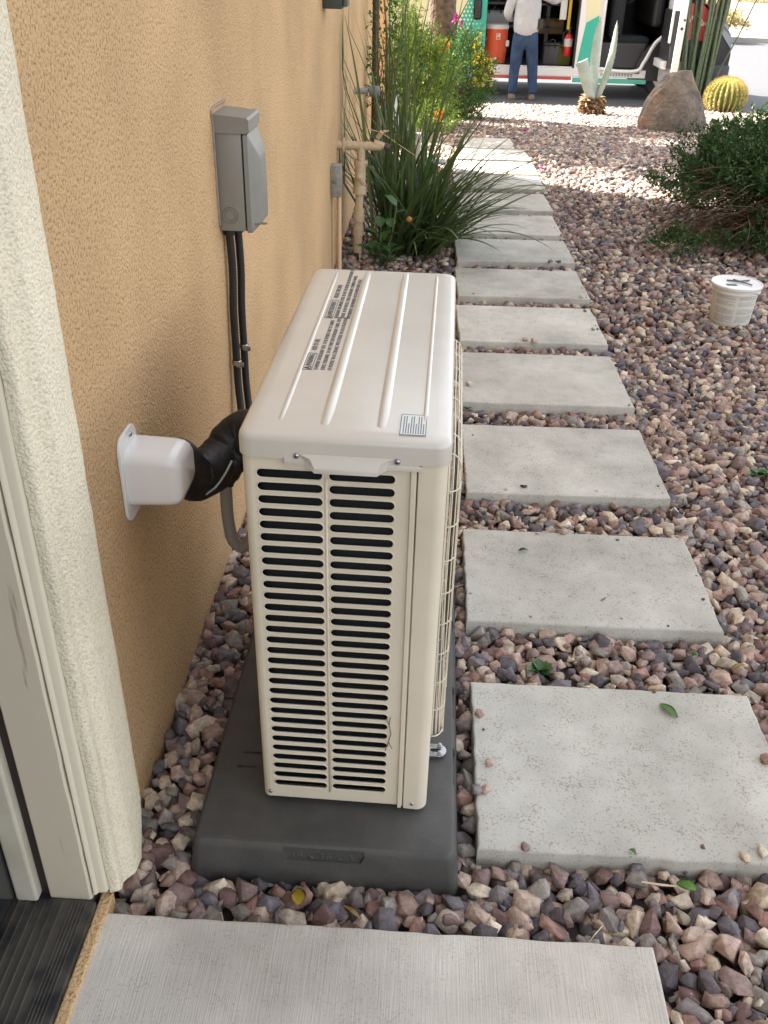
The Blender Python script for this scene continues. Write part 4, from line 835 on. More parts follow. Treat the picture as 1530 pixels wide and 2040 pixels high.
for i in range(300):
    a = random.uniform(PI*.75, PI*1.65); b0 = Vector((1.95+random.uniform(-.25, .35), 5.35+random.uniform(-.2, .2), random.uniform(.12, .38)))
    rr_ = random.uniform(.25, .62); tp = b0+Vector((math.cos(a)*rr_, math.sin(a)*rr_*.75, random.uniform(-.22, .08))); tp.z = max(tp.z, .02)
    branch_net(t, b0, [tp], .0034, .0012, 4, -.1)
    for _ in range(2):
        m_ = b0.lerp(tp, random.uniform(.5, .9)); t.tube([m_, m_+Vector((random.uniform(-.1, .03), random.uniform(-.1, .03), random.uniform(-.05, .05)))], [.0015, .0008], 4)
for i in range(420):
    a = random.uniform(PI*.7, PI*1.6); b0 = Vector((1.90+random.uniform(-.2, .6), 5.20+random.uniform(-.15, .15), random.uniform(.02, .26)))
    rr_ = random.uniform(.15, .50); tp = b0+Vector((math.cos(a)*rr_, math.sin(a)*rr_*.6, random.uniform(-.15, .12))); tp.z = max(tp.z, .01); branch_net(t, b0, [tp], .0032, .0012, 4, -.1)
t.build('branches', M_twig, sh, True)
# flowering shrubs beyond the wall end
M_lime = island_mat('lime_leaf', [(.20, .31, .05), (.28, .40, .07), (.12, .20, .035), (.36, .46, .09)], .5, transl=.4)
M_dkleaf = island_mat('green_leaf', [(.05, .12, .02), (.08, .17, .03), (.04, .09, .02), (.10, .19, .04)], .5, transl=.3)
M_orange = island_mat('orange_flower', [(.85, .33, .02), (.9, .45, .03), (.8, .25, .02)], .5, transl=.3)
M_yellow = island_mat('yellow_flower', [(.85, .72, .10), (.9, .8, .2), (.8, .62, .06)], .5, transl=.3)
def bush(name, label, c, r, n, mleaf, L_, W_, lo=.4, trunk=True, cat='shrub', nl=12, ln=.1):
    g = gz(c[1]); th = thing(name, label, cat, (c[0], c[1], g)); cc, dd = ell(n, c, r, lo); cc[:, 2] = cc[:, 2].clip(g+.02)
    V, F = sprigs(cc, dd+np.array([0, 0, .3]), nl, L_, W_, ln); np_mesh('foliage', V, F, mleaf, th)
    t = MB(); branch_net(t, (c[0], c[1], g-.02), [tuple(p) for p in cc[rng.integers(0, len(cc), 40)]], .014, .003, 5); t.build('branches', M_twig, th, True); return th, cc
b1, cc1 = bush('flowering_shrub', 'round green shrub with yellow flowers beside the parked van', (.22, 10.95, .20), (.29, .36, .46), 1500, M_dkleaf, .024, .012)
sel = cc1[(cc1[:, 0] > .30) & (cc1[:, 2] > .12)][:85]
for q in sel:
    V, F = sprigs(np.array([q])+np.array([.03, -.02, .02]), np.array([[0, -.3, 1.]]), 11, .03, .022, .03); np_mesh('flower', V, F, M_yellow, b1)
b2, cc2 = bush('flowering_shrub', 'loose sunlit lime green shrub at the end of the house wall', (-.24, 10.1, .24), (.36, .38, .50), 1200, M_lime, .034, .017, .3)
fl = [pix(a, b, 1, y_) for a, b, y_ in ((878, 92, 10.2), (884, 98, 10.2), (872, 100, 10.2), (890, 90, 10.3), (805, 175, 9.9), (792, 178, 9.9))]

def blooms(fl, n, sd, m, par, nm='flower'):
    for p in fl:
        pp = np.repeat(np.array([p[:]]), n, 0)+rng.normal(0, sd, (n, 3)); V, F = sprigs(pp, rng.normal(0, 1, pp.shape)+np.array([0, -.5, .6]), 5, .035, .022, .02); np_mesh(nm, V, F, m, par)
blooms(fl, 9, .018, M_orange, b2)
b3, cc3 = bush('vine', 'thin green vine with small leaves climbing beside the far wall', (-.36, 6.6, .75), (.09, .2, .55), 150, M_dkleaf, .03, .014, .1, cat='vine', nl=7)
b4, _ = bush('flowering_shrub', 'low lime green plant with an orange bloom at the path end by the house', (-.05, 9.3, -.0), (.2, .2, .14), 160, M_lime, .03, .012, .3)
fl = [pix(a, b, 1, 9.1) for a, b in ((874, 226), (876, 236))]; blooms(fl, 5, .01, M_orange, b4)
fl = [pix(a, b, 1, 10.7) for a, b in ((905, 38), (915, 44), (911, 33))]; blooms(fl, 5, .015, M_mag, b1, 'blossom')
bush('shrub', 'tall thin lime green shrub against the end of the wall, left of the tree trunk', (-.47, 10.3, .75), (.20, .25, .50), 330, M_lime, .028, .012, .2)
# shade tree whose crown is above the frame
M_bark = mat('bark', (.20, .13, .09), .95, col2=(.10, .065, .045), nscale=18, bump=.9, bscale=22, dist=.02)
tr = thing('tree', 'tree with rough brown trunk rising behind the lime green shrub', 'tree', (.02, 11.3, gz(11.3)))
t = MB(); g = gz(11.3)
t.tube(smooth_path([(.02, 11.3, g-.1), (.0, 11.3, .4), (-.03, 11.32, 1.0), (-.05, 11.3, 1.6), (-.1, 11.25, 2.2)], 4), [.19-.006*i for i in range(17)], 14)
cr_ = []
for i in range(11):
    a = i*2*PI/11+.3; tp = Vector((.2+2.2*math.cos(a)*random.uniform(.6, 1), 11.1+1.2*math.sin(a), 3.4+random.uniform(-.5, .7))); m_ = Vector((-.08, 11.25, 2.0)).lerp(tp, .5)+Vector((0, 0, .25))
    t.tube(smooth_path([(-.08, 11.25, 1.9), m_, tp], 5), [.07-.005*k for k in range(11)], 7); cr_.append(tp)
    branch_net(t, m_, [tp+Vector((random.uniform(-.7, .7), random.uniform(-.5, .5), random.uniform(-.4, .5))) for _ in range(5)], .018, .004, 4)
t.build('trunk', M_bark, tr, True)
cc, dd = ell(5200, (-.5, 10.35, 3.5), (2.9, 1.6, 1.1), .2); kk = np.array([noise.noise(Vector(p)*1.3) for p in cc]) > -.3; cc, dd = cc[kk], dd[kk]
V, F = sprigs(cc, dd, 22, .062, .028, .22); np_mesh('crown', V, F, M_dkleaf, tr)
# agave with cut leaf and dry base
aq = pix(1180, 222, 2, gz(11.5)); ax_, ay_ = aq.x, aq.y+.1; g = gz(ay_)
ag = thing('agave', 'pale blue-green agave with three tall leaves, one cut short, on a dry scaly base', 'agave', (ax_, ay_, g))
M_agave = mat('agave_leaf', (.36, .42, .36), .5, col2=(.28, .34, .29), nscale=9); M_dry = island_mat('dry_leaf', [(.42, .29, .17), (.52, .38, .24), (.32, .20, .11), (.6, .46, .3)], .9)
def aleaf(p0, p1, bend, w_, cutoff=1, twist=0, name='leaf'):
    p0, p1 = Vector(p0), Vector(p1); K = 14; Ls = []; d = (p1-p0).normalized(); sd = d.cross(Vector((0, 1, 0))).normalized(); sd = (Matrix.Rotation(twist, 3, d) @ sd); nm = sd.cross(d)
    for k in range(K+1):
        u = k/K*cutoff; c_ = p0.lerp(p1, u)+Vector(bend)*math.sin(PI*u); ww = w_*(.75+.6*u-.1*u*u)*(1-u**3.2)**.8+.001; th = ww*.28*(1-u)+.004
        Ls.append([c_+sd*ww*.5, c_+sd*ww*.3+nm*th*.2, c_+nm*-th*.1, c_-sd*ww*.3+nm*th*.2, c_-sd*ww*.5, c_-sd*ww*.3-nm*th, c_-nm*th*1.4, c_+sd*ww*.3-nm*th])
    m_ = MB().loops(Ls)
    for k in range(2, K): 
        for s_ in (-1, 1):
            e = Ls[k][0 if s_ > 0 else 4]; m_.add([e-d*.006, e+d*.006, e+sd*s_*.010+d*.004], [(0, 1, 2)])
    return m_.build(name, M_agave, ag, True, 50)
def A_(a, b, dy=0): return pix(a, b, 1, ay_+dy)
aleaf(A_(1184, 195), A_(1197, 33), (-.03, 0, 0), .12, 1, .3)
aleaf(A_(1190, 195, -.03), A_(1230, 40, -.05), (.04, 0, -.02), .105, 1, -.8)
aleaf(A_(1178, 195, -.05), A_(1155, 60, -.15), (-.03, 0, .0), .16, .56, .35)
t = []; k = 240; an = rng.uniform(0, 2*PI, k); hz = rng.uniform(0, .17, k); rad = .13-.25*abs(hz-.08)
P_ = np.stack([ax_+np.cos(an)*rad*.6, ay_+np.sin(an)*rad*.6, g+hz], 1); D_ = np.stack([np.cos(an), np.sin(an), rng.uniform(-.1, .6, k)], 1)
V, F = leaves(P_, unit(D_), unit(np.stack([-np.cos(an)*.5, -np.sin(an)*.5, np.ones(k)], 1)), rng.uniform(.07, .13, k), rng.uniform(.05, .075, k), .3); np_mesh('dry_base', V, F, M_dry, ag)
MB().lathe([(.08, 0), (.11, .05), (.10, .12), (.05, .19)], (ax_, ay_, g), 16).build('core', mat('agave_core', (.30, .2, .12), .9), ag, True)
# barrel cactus
cq = pix(1450, 214, 2, gz(12.2)); cx_, cy_ = cq.x, cq.y+.2; g = gz(cy_)
cc_ = thing('barrel_cactus', 'round golden barrel cactus with pale yellow spines on its ribs, beside the boulder', 'cactus', (cx_, cy_, g))
t = MB(); NR = 24; Rb = .24; Hb = .40; rows = []
for j in range(17):
    ph = -1.1+(PI/2+1.1-.02)*j/16; rr0 = Rb*max(math.cos(ph*.93), .05); z = g+Hb*(math.sin(ph)+.90)/1.9
    rows.append([(cx_+rr0*(1+.11*math.cos(NR*a))*math.cos(a), cy_+rr0*(1+.11*math.cos(NR*a))*math.sin(a), z) for a in [2*PI*k/(NR*6) for k in range(NR*6)]])
t.loops(rows).build('body', mat('cactus_green', (.14, .19, .05), .6), cc_, True)
SPV = []; SPF = []; s_i = 0
for k in range(NR):
    a = 2*PI*k/NR
    for j in range(22):
        ph = -1.0+2.5*j/21; rr0 = Rb*max(math.cos(ph*.93), .05)*1.11; p = np.array([cx_+rr0*math.cos(a), cy_+rr0*math.sin(a), g+Hb*(math.sin(ph)+.90)/1.9]); nrm = np.array([math.cos(a)*math.cos(ph), math.sin(a)*math.cos(ph), math.sin(ph)])
        for q_ in range(16):
            d = unit(nrm+rng.normal(0, .6, 3)); s_ = unit(np.cross(d, [0.3, .2, 1])); L_ = rng.uniform(.03, .05)
            SPV += [p-s_*.0036, p+s_*.0036, p+d*L_]; SPF.append((s_i, s_i+1, s_i+2)); s_i += 3
np_mesh('spines', np.array(SPV), np.array(SPF), mat('yellow_spine', (.78, .62, .26), .6), cc_)
# tall thin green stems behind the boulder
oq = pix(1388, 186, 2, gz(11.6)); ox, oy = oq.x+.02, oq.y+.25; g = gz(oy)
oc = thing('ocotillo', 'tall clump of upright green whip-like stems behind the boulder', 'ocotillo', (ox, oy, g))
M_oc = mat('ocotillo_stem', (.16, .20, .11), .8, col2=(.10, .13, .075), nscale=35, bump=.6, bscale=60, dist=.006); M_ocl = island_mat('ocotillo_leaf', [(.11, .17, .075), (.16, .22, .10), (.08, .12, .055)], .6, transl=.2)
Vs = []; 
stems = [(i, random.Random(i+40)) for i in range(30)]
lv_p, lv_d = [], []
for i, r in stems:
    u = (i/29)*2-1; bx_ = ox+u*.25+r.uniform(-.02, .02); by2 = oy+r.uniform(-.12, .12); hgt = r.uniform(1.7, 2.3); tx_ = bx_+u*.14+r.uniform(-.07, .07)
    if i >= 28: tx_ = bx_+.35+.15*(i-28)
    Pn = smooth_path([(bx_*.85+ox*.15, by2, g-.02), (bx_, by2, g+.35), ((bx_+tx_)/2+r.uniform(-.03, .03), by2+r.uniform(-.03, .03), g+hgt*.55), (tx_, by2+r.uniform(-.1, .1), g+hgt)], 7)
    rs = [.025*(1-.35*k/len(Pn)) if i < 28 else .010 for k in range(len(Pn))]
    MB().tube(Pn, rs, 7).build('stem', M_oc, oc, True)
    for k in range(150 if i < 28 else 60):
        q_ = Pn[0].lerp(Pn[0], 0); f_ = r.uniform(.1, .99)*(len(Pn)-1); a_ = int(f_); q_ = Pn[a_].lerp(Pn[a_+1], f_-a_); an_ = r.uniform(0, 2*PI)
        lv_p.append(q_+Vector((math.cos(an_), math.sin(an_), 0))*rs[a_]*.8); lv_d.append((math.cos(an_), math.sin(an_), .8))
k = len(lv_p); V, F = leaves(np.array([p[:] for p in lv_p]), unit(np.array(lv_d)), unit(np.array([[0, 0, 1.]])-np.array(lv_d)*.4), rng.uniform(.014, .026, k), np.full(k, .010)); np_mesh('foliage', V, F, M_ocl, oc)
# far bank desert plants
for (a, b, y_, s_, lb_) in ((1340+60, 20, 31, .5, 'dry yellowish desert bush on the far bank, left one'), (1500, 6, 33, .6, 'dry yellowish desert bush on the far bank at the top right corner'), (1445, 52, 30, .35, 'low dry tuft on the far bank across the street')):
    q = pix(a, b, 2, 0); g = .0; th = thing('desert_bush', lb_, 'bush', (q.x, q.y, -.1)); c_, d_ = ell(260, (q.x, q.y, .0), (s_*1.4, s_, s_*.7), .2, -.2); V, F = sprigs(c_, d_+np.array([0, 0, .6]), 8, .09, .03, .16); np_mesh('foliage', V, F, MATS.get('dry_bush') or island_mat('dry_bush', [(.42, .33, .14), (.3, .24, .12), (.5, .42, .2)], .9, transl=.2), th)

# ------------------------------------------------------------------ van
VY = 14.55; SZ = -.372
def W(a, b, y=VY): return pix(a, b, 1, y)
M_vw = mat('van_white', (.74, .73, .70), .3, coat=.5); M_teal = mat('van_teal', (.02, .42, .30), .3, coat=.5); M_vcream = mat('van_cream', (.72, .66, .40), .3, coat=.5)
M_red = mat('van_red', (.55, .055, .035), .35, coat=.4); M_tyre = mat('tyre', (.02, .02, .021), .8); M_vblack = mat('van_black_trim_and_shade', (.022, .022, .024), .5); M_vint = mat('van_interior', (.03, .03, .032), .8)
vn = thing('van', 'teal and cream service van parked at the kerb with its side and front doors open', 'van', (1.5, 15.5, SZ))
xs0 = -1.75; xso, xs1 = W(965, 100).x, W(1147, 100).x; xb1 = W(1188, 150).x; xd1 = W(1325, 100).x; xn = W(1456, 110).x
zs = W(1050, 157).z; zfl = W(1050, 133).z; VR = 1.95; VD = 1.95
t = MB()
t.box(xs0, xso, VY+.04, VY+.08, zs, VR).box(xs1, xb1, VY, VY+.10, zfl-.02, VR).box(xs0, xd1, VY+.02, VY+VD, VR, VR+.12, .05)          # side, pillar, roof
t.box(xs0, xs0+.05, VY+.05, VY+VD, zs, VR)                                              # rear
t.box(xs0, xd1-.1, VY+VD-.05, VY+VD, zs, VR).box(xs0+.05, xd1, VY+.08, VY+VD-.05, zs+.08, zfl-.03)         # far side, floor
t.box(xso, xb1, VY+.01, VY+.07, zfl, zfl+.015)
t.build('body', M_vw, vn)
sl_ = MB().box(xs0, xd1-.22, VY-.005, VY+.06, W(1050, 150).z, zfl-.004, .01).build('sill', M_vw, vn)
MB().box(xso, xs1-.02, VY-.01, VY+.05, zs, W(1050, 151).z, .004).build('sill_stripe', M_red, vn)
MB().box(xs1, xd1-.2, VY-.009, VY+.05, W(1050, 161).z, W(1050, 152).z, .004).build('sill_stripe', M_teal, vn)
t = MB(); rr = random.Random(5)
for k in range(11): t.box(W(1196, 150).x+k*.042, W(1196, 150).x+k*.042+.028, VY-.0075, VY-.004, W(1200, 151).z, W(1200, 151).z+.035)
t.build('side_lettering', mat('lettering_grey', (.30, .30, .30), .6), sl_)
# nose and fender with wheel arch
wx = W(1312, 185).x+.10; wr = .345; wz = SZ+wr
pts = [(xd1, zs+.05)]
for k in range(11): a = R(180-18*k); pts.append((wx+(wr+.07)*math.cos(a), wz+(wr+.07)*math.sin(a)))
pts = [p for p in pts if p[1] >= zs+.03]
pts += [(xn-.10, zs+.02), (xn-.01, zs+.10), (xn, zs+.38), (xn-.04, zs+.62), (xn-.22, zs+.78), (xd1+.30, .98), (xd1-.10, VR), (xd1-.16, VR), (xd1, .90)]
fe = MB().prism(pts, 'y', VY+.02, VY+VD).build('front_body', M_vblack, vn)  # dark colour stands in for the shade on the lower fender
MB().box(xd1+.03, xn-.30, VY-.0, VY+.018, wz+wr+.09, wz+wr+.55, .01).build('fender_panel', M_red, vn)
t = MB(); rr = random.Random(3)
for k in range(12):
    a, b = rr.uniform(0, .42), rr.uniform(0, .28); t.lathe([(.030, 0), (.030, .002)], (xd1+.10+a, VY-.0025, wz+wr+.17+b), 10, 'y')
t.build('fender_graphics', M_vcream, vn)
MB().box(xn-.30, xn+.03, VY-.0, VY+VD, zs-.02, zs+.26, .05, 3).build('bumper', mat('bumper_grey', (.055, .058, .065), .55), vn, True, 40)
MB().prism([(xn-.27, zs+.75), (xn-.015, zs+.45), (xn-.02, zs+.58), (xn-.14, zs+.76)], 'y', VY+.01, VY+.3).build('headlight', mat('headlight_glass', (.30, .34, .38), .1), vn)
MB().prism([(xn-.04, zs+.63), (xn-.22, zs+.79), (xd1+.30, .99), (xd1+.32, .95), (xn-.22, zs+.74)], 'y', VY+.0, VY+VD+.002).build('hood', mat('hood_blue_grey', (.10, .14, .20), .3, coat=.5), vn)
MB().prism([(xd1+.26, 1.0), (xd1-.08, VR-.05), (xd1-.05, VR-.05), (xd1+.30, 1.0)], 'y', VY+.1, VY+VD-.1).build('windscreen', mat('windscreen_glass', (.25, .32, .36), .08), vn)
for wxx, yy in ((wx, VY+.03), (xs0+.95, VY+.03), (wx, VY+VD-.26), (xs0+.95, VY+VD-.26)):
    wh = MB().lathe([(wr*.62, .0), (wr*.93, .0), (wr, .03), (wr, .20), (wr*.93, .23), (wr*.6, .23)], (wxx, yy, wz), 28, 'y').build('wheel', M_tyre, vn, True, 40)
    MB().lathe([(wr*.64, -.005), (wr*.6, .02), (wr*.2, .01), (wr*.18, -.012), (.01, -.014)], (wxx, yy, wz), 24, 'y').build('rim', mat('steel_rim', (.36, .36, .36), .4, .8), wh, True, 40)
t = MB().prism([(wx+(wr+.075)*math.cos(R(a)), wz+(wr+.075)*math.sin(R(a))) for a in range(0, 181, 15)]+[(wx+(wr+.14)*math.cos(R(a)), wz+(wr+.15)*math.sin(R(a))) for a in range(180, -1, -15)], 'y', VY-.012, VY+.03)
t.build('wheel_arch_trim', M_vblack, vn)
# sliding door pushed back: teal and cream with dots
sd_ = MB().box(W(868, 50).x-.9, xso, VY-.03, VY+.01, W(950, 160).z, VR-.1, .012).build('sliding_door', M_teal, vn, True, 30)
t = MB(); xL = W(868, 50).x-.88; zz0 = W(900, 92).z
t.prism([(xL, zz0-.05), (W(905, 90).x, zz0-.05), (W(915, 40).x, W(915, 40).z), (W(935, 0).x, W(935, 0).z), (W(940, 0).x, 1.3), (xL, 1.3)], 'y', VY-.034, VY-.029); t.build('cream_graphics', M_vcream, sd_)
t = MB()
for j in range(14):
    for i in range(11):
        a, b = 896+i*7.2+(3.6 if j % 2 else 0), 6+j*8.3; r_ = .024*max(0, 1-(abs(a-905)/75)**1.0)*(1-j*.04)
        if r_ > .004 and a < 960: p = W(a, b, VY-.033); t.lathe([(r_, 0), (r_, .001)], (p.x, VY-.0355, p.z), 8, 'y')
t.build('dot_graphics', M_vcream, sd_)
q = W(952, 18, VY-.04); MB().box(q.x-.055, q.x+.055, VY-.06, VY-.03, q.z-.13, q.z+.13, .03, 3).build('handle', M_blackp, sd_, True, 40)
q = W(890, 8, VY-.04); MB().prism([(q.x-.2, q.z+.35), (q.x-.2, q.z-.06), (q.x+.02, q.z-.06), (q.x+.08, q.z+.02), (q.x+.08, q.z+.35)], 'y', VY-.039, VY-.034).build('red_graphics', M_red, sd_)
q = W(890, 8, VY-.04); MB().prism([(q.x-.2, q.z-.065), (q.x-.2, q.z-.105), (q.x+.045, q.z-.105), (q.x+.13, q.z+.005), (q.x+.13, q.z+.35), (q.x+.085, q.z+.35), (q.x+.085, q.z+.02), (q.x+.022, q.z-.065)], 'y', VY-.041, VY-.034).build('dark_outline', M_vblack, sd_)
# pillar graphics
pg = MB().prism([(xs1+.03, zfl+.02), (xb1-.06, zfl+.02), (xb1-.06, W(1180, 30).z), (xs1+.10, W(1160, 45).z)], 'y', VY-.004, VY+.001).build('pillar_graphics', M_teal, vn)
MB().prism([(xs1+.10, W(1160, 44).z), (xb1-.06, W(1180, 29).z), (xb1-.05, 1.1), (xs1+.05, 1.1)], 'y', VY-.0045, VY+.001).build('pillar_graphics', M_vcream, vn)
MB().box(xs1-.02, xs1+.005, VY-.002, VY+.1, zfl, VR).build('door_seal', M_vblack, vn)
# front door opening trim
t = MB(); pth = smooth_path([(xb1, VY-.004, VR-.1), (xb1, VY-.004, zfl+.12), (xb1+.06, VY-.004, zfl-.0), (xd1-.38, VY-.004, zfl-.02), (xd1-.27, VY-.004, zfl+.10), (xd1-.16, VY-.004, zfl+.33), (xd1-.04, VY-.004, zfl+.46), (xd1, VY-.004, zfl+.62), (xd1-.03, VY-.004, VR-.1)], 6)
t.tube(pth, .028, 8).build('door_frame', M_vw, vn, True)
MB().prism([(xd1-.36, zs+.02), (xd1+.12, zs+.02), (xd1+.12, zfl+.62), (xd1-.02, zfl+.45), (xd1-.15, zfl+.31), (xd1-.25, zfl+.08)], 'y', VY+.005, VY+.05).build('wheel_well', M_vblack, vn)
# open front door, swung out toward the garden
fd = MB(); dx0 = xd1-.02; Y_a = 13.72
prf_ = [(VY-.02, W(1300, 150).z-.06), (Y_a+.03, W(1300, 150).z-.06), (Y_a, W(1300, 150).z+.0), (Y_a-.02, .55), (Y_a+.0, .9), (Y_a+.25, 1.75), (VY-.02, 1.75)]
fd.prism(prf_, 'x', dx0-.03, dx0+.05); fdo = fd.build('front_door', M_vw, vn, True, 30)
MB().prism([(VY-.06, .12), (Y_a+.07, .12), (Y_a+.06, .80), (VY-.06, .80)], 'x', dx0-.075, dx0-.0305).build('door_card', M_vblack, fdo)
MB().box(dx0-.14, dx0-.075, Y_a+.15, VY-.1, .10, .20, .01).build('door_pocket', M_vw, fdo)
MB().box(dx0-.11, dx0-.08, Y_a+.08, Y_a+.14, .42, .98, .01).build('grab_handle', M_vw, fdo)
MB().lathe([(.018, -.002), (.018, .001)], (dx0+.01, Y_a-.021, .60), 8, 'y').lathe([(.014, -.002), (.014, .001)], (dx0+.03, Y_a-.021, .70), 8, 'y').build('door_latch', M_blackp, fdo)
# interior
it = MB().box(xs0+.06, xd1, VY+VD-.10, VY+VD-.055, zfl, VR-.01).box(xb1-.08, xb1-.03, VY+.11, VY+VD-.1, zfl, VR-.01).box(xs0+.06, xd1-.2, VY+.1, VY+VD-.1, zfl-.02, zfl).box(xs0+.06, xd1-.2, VY+.1, VY+VD-.1, VR-.04, VR-.005)
it.build('interior', M_vint, vn)
t = MB()
for z in (.45, .75, 1.1, 1.5): t.box(xso-.6, xs1-.1, VY+1.1, VY+1.7, z, z+.03)
t.box(xso-.6, xso-.55, VY+1.1, VY+1.7, zfl, 1.7).box(xs1-.35, xs1-.30, VY+1.1, VY+1.7, zfl, 1.7); t.build('shelving', mat('shelf_grey', (.12, .12, .13), .6), vn)
MB().box(xs1-.26, xs1-.17, VY+.12, VY+.16, .62, VR-.1, .004).build('grab_rail', mat('rail_white', (.62, .60, .54), .5), vn)
MB().tube([(xs1-.13, VY+.10, .50), (xs1-.13, VY+.10, VR-.1)], .022, 8).build('grab_pole', mat('rail_yellow', (.55, .36, .04), .5), vn)
MB().box(xb1+.25, xb1+.75, VY+.35, VY+.85, zfl+.05, zfl+.40, .06, 3).box(xb1+.15, xb1+.35, VY+.35, VY+.85, zfl+.35, zfl+1.05, .06, 3).build('seat', mat('seat_fabric', (.035, .04, .045), .9, col2=(.02, .022, .025), nscale=40), vn, True, 40)
MB().box(xb1+.02, xd1-.25, VY+.09, VY+.13, zfl+.0, zfl+.33, .02).build('step_panel', mat('step_plastic', (.035, .035, .037), .6), vn)
MB().box(xd1-.2, xd1-.05, VY+.2, VY+1.7, .55, .95, .05).tube([(xd1-.42+.12*math.cos(a), VY+.5+.19*math.cos(a)*.2+.19*math.sin(a), .95+.13*math.cos(a)) for a in [2*PI*k/20 for k in range(22)]], .015, 6).build('dashboard', M_vblack, vn)
# things inside the van
ck = thing('drink_cooler', 'orange-red round drinks cooler with white lid and spigot in the van side doorway', 'cooler', (W(987, 130).x, VY+.28, zfl+.015))
kx, kz0, kz1 = W(987, 100, VY+.1).x, zfl+.016, W(987, 48, VY+.15).z; kr = .165; ky = VY+.27
MB().lathe([(kr*.90, 0), (kr*.93, .01), (kr*.97, .25*(kz1-kz0)), (kr*.97, .27*(kz1-kz0)), (kr, .28*(kz1-kz0)), (kr*1.03, .88*(kz1-kz0))], (kx, ky, kz0), 32).build('body', mat('cooler_orange', (.70, .10, .035), .45), ck, True, 30)
MB().lathe([(kr*1.06, 0), (kr*1.07, .03), (kr*1.0, .055), (kr*.4, .065)], (kx, ky, kz0+.88*(kz1-kz0)), 32).build('lid', mat('cooler_lid', (.68, .66, .62), .4), ck, True, 40)
MB().box(kx-.02, kx+.02, ky-kr*1.0-.035, ky-kr*.93, kz0+.045, kz0+.085, .008).build('spigot', M_white, ck)
t = MB().box(kx-.004, kx+.056, ky-kr*1.05-.004, ky-kr*.9, kz0+.31, kz0+.39, .002).build('emblem', mat('emblem_white', (.7, .62, .55), .5), ck); MB().box(kx+.006, kx+.046, ky-kr*1.05-.006, ky-kr*.95, kz0+.32, kz0+.345, .001).prism([(kx+.006, kz0+.352), (kx+.03, kz0+.382), (kx+.006, kz0+.382)], 'y', ky-kr*1.05-.006, ky-kr).build('emblem_mark', MATS['cooler_orange'], t)
MB().box(kx+kr*.85, kx+kr*1.15, ky-.10, ky-.03, kz0+.22, kz0+.30, .01).build('handle', M_white, ck)
fq = W(1133, 85, VY+.1); fz0, fz1 = W(1133, 112, VY+.1).z, W(1133, 68, VY+.1).z
fe_ = thing('fire_extinguisher', 'red fire extinguisher with a white label in the van side doorway', 'fire extinguisher', (fq.x, VY+.17, fz0))
MB().lathe([(.055, 0), (.062, .01), (.062, fz1-fz0-.05), (.045, fz1-fz0-.01), (.02, fz1-fz0+.01)], (fq.x, VY+.17, fz0), 20).build('cylinder', mat('extinguisher_red', (.55, .02, .02), .3, coat=.5), fe_, True, 40)
MB().lathe([(.0635, .12), (.0635, .22)], (fq.x, VY+.17, fz0), 20).build('label', mat('extinguisher_label', (.62, .58, .52), .5), fe_, True, 40)
MB().box(fq.x-.02, fq.x+.02, VY+.15, VY+.19, fz1+.01, fz1+.06, .004).box(fq.x-.05, fq.x+.03, VY+.16, VY+.18, fz1+.06, fz1+.085, .004).tube(smooth_path([(fq.x-.02, VY+.16, fz1+.04), (fq.x-.08, VY+.15, fz1-.0), (fq.x-.075, VY+.14, fz1-.12)], 5), .008, 6).build('valve', M_blackp, fe_)
q = W(1095, 100, VY+.3); 
def crate(name, label, a, b, y_, wx_, wy_, h_, m_):
    p = pix(a, b, 1, y_); z0 = zfl+.001 if p.z < .3 else p.z; t = MB(); th = thing(name, label, 'box' if name != 'tool_bag' else 'bag', (p.x, y_, z0))
    t.box(p.x-wx_, p.x+wx_, y_, y_+wy_, z0, z0+h_*.9, .02, 2).build('body', m_, th, True, 40); MB().box(p.x-wx_*1.03, p.x+wx_*1.03, y_-.004, y_+wy_, z0+h_*.9+.001, z0+h_, .008).build('lid' if name != 'tool_bag' else 'flap', m_, th, True, 40)
    MB().tube(smooth_path([(p.x-wx_*.4, y_-.005, z0+h_*.8), (p.x-wx_*.3, y_-.02, z0+h_*1.12), (p.x+wx_*.3, y_-.02, z0+h_*1.12), (p.x+wx_*.4, y_-.005, z0+h_*.8)], 5), .008, 6).build('handle', M_blackp, th)
crate('tool_bag', 'upright black tool bag on the van floor right of the worker', 1096, 130, VY+.12, .11, .2, .30, M_vblack)
crate('toolbox', 'low yellow-green toolbox on the van floor behind the black bag', 1112, 128, VY+.36, .17, .25, .26, mat('yellow_green_plastic', (.28, .30, .04), .5))
crate('cardboard_box', 'brown cardboard box on the van shelf behind the worker', 1095, 68, VY+1.12, .20, .3, .20, mat('cardboard', (.26, .16, .08), .9))
crate('equipment_case', 'grey and white equipment case on the van shelf above the cooler', 985, 48, VY+1.12, .22, .3, .18, mat('case_grey', (.45, .46, .47), .5))

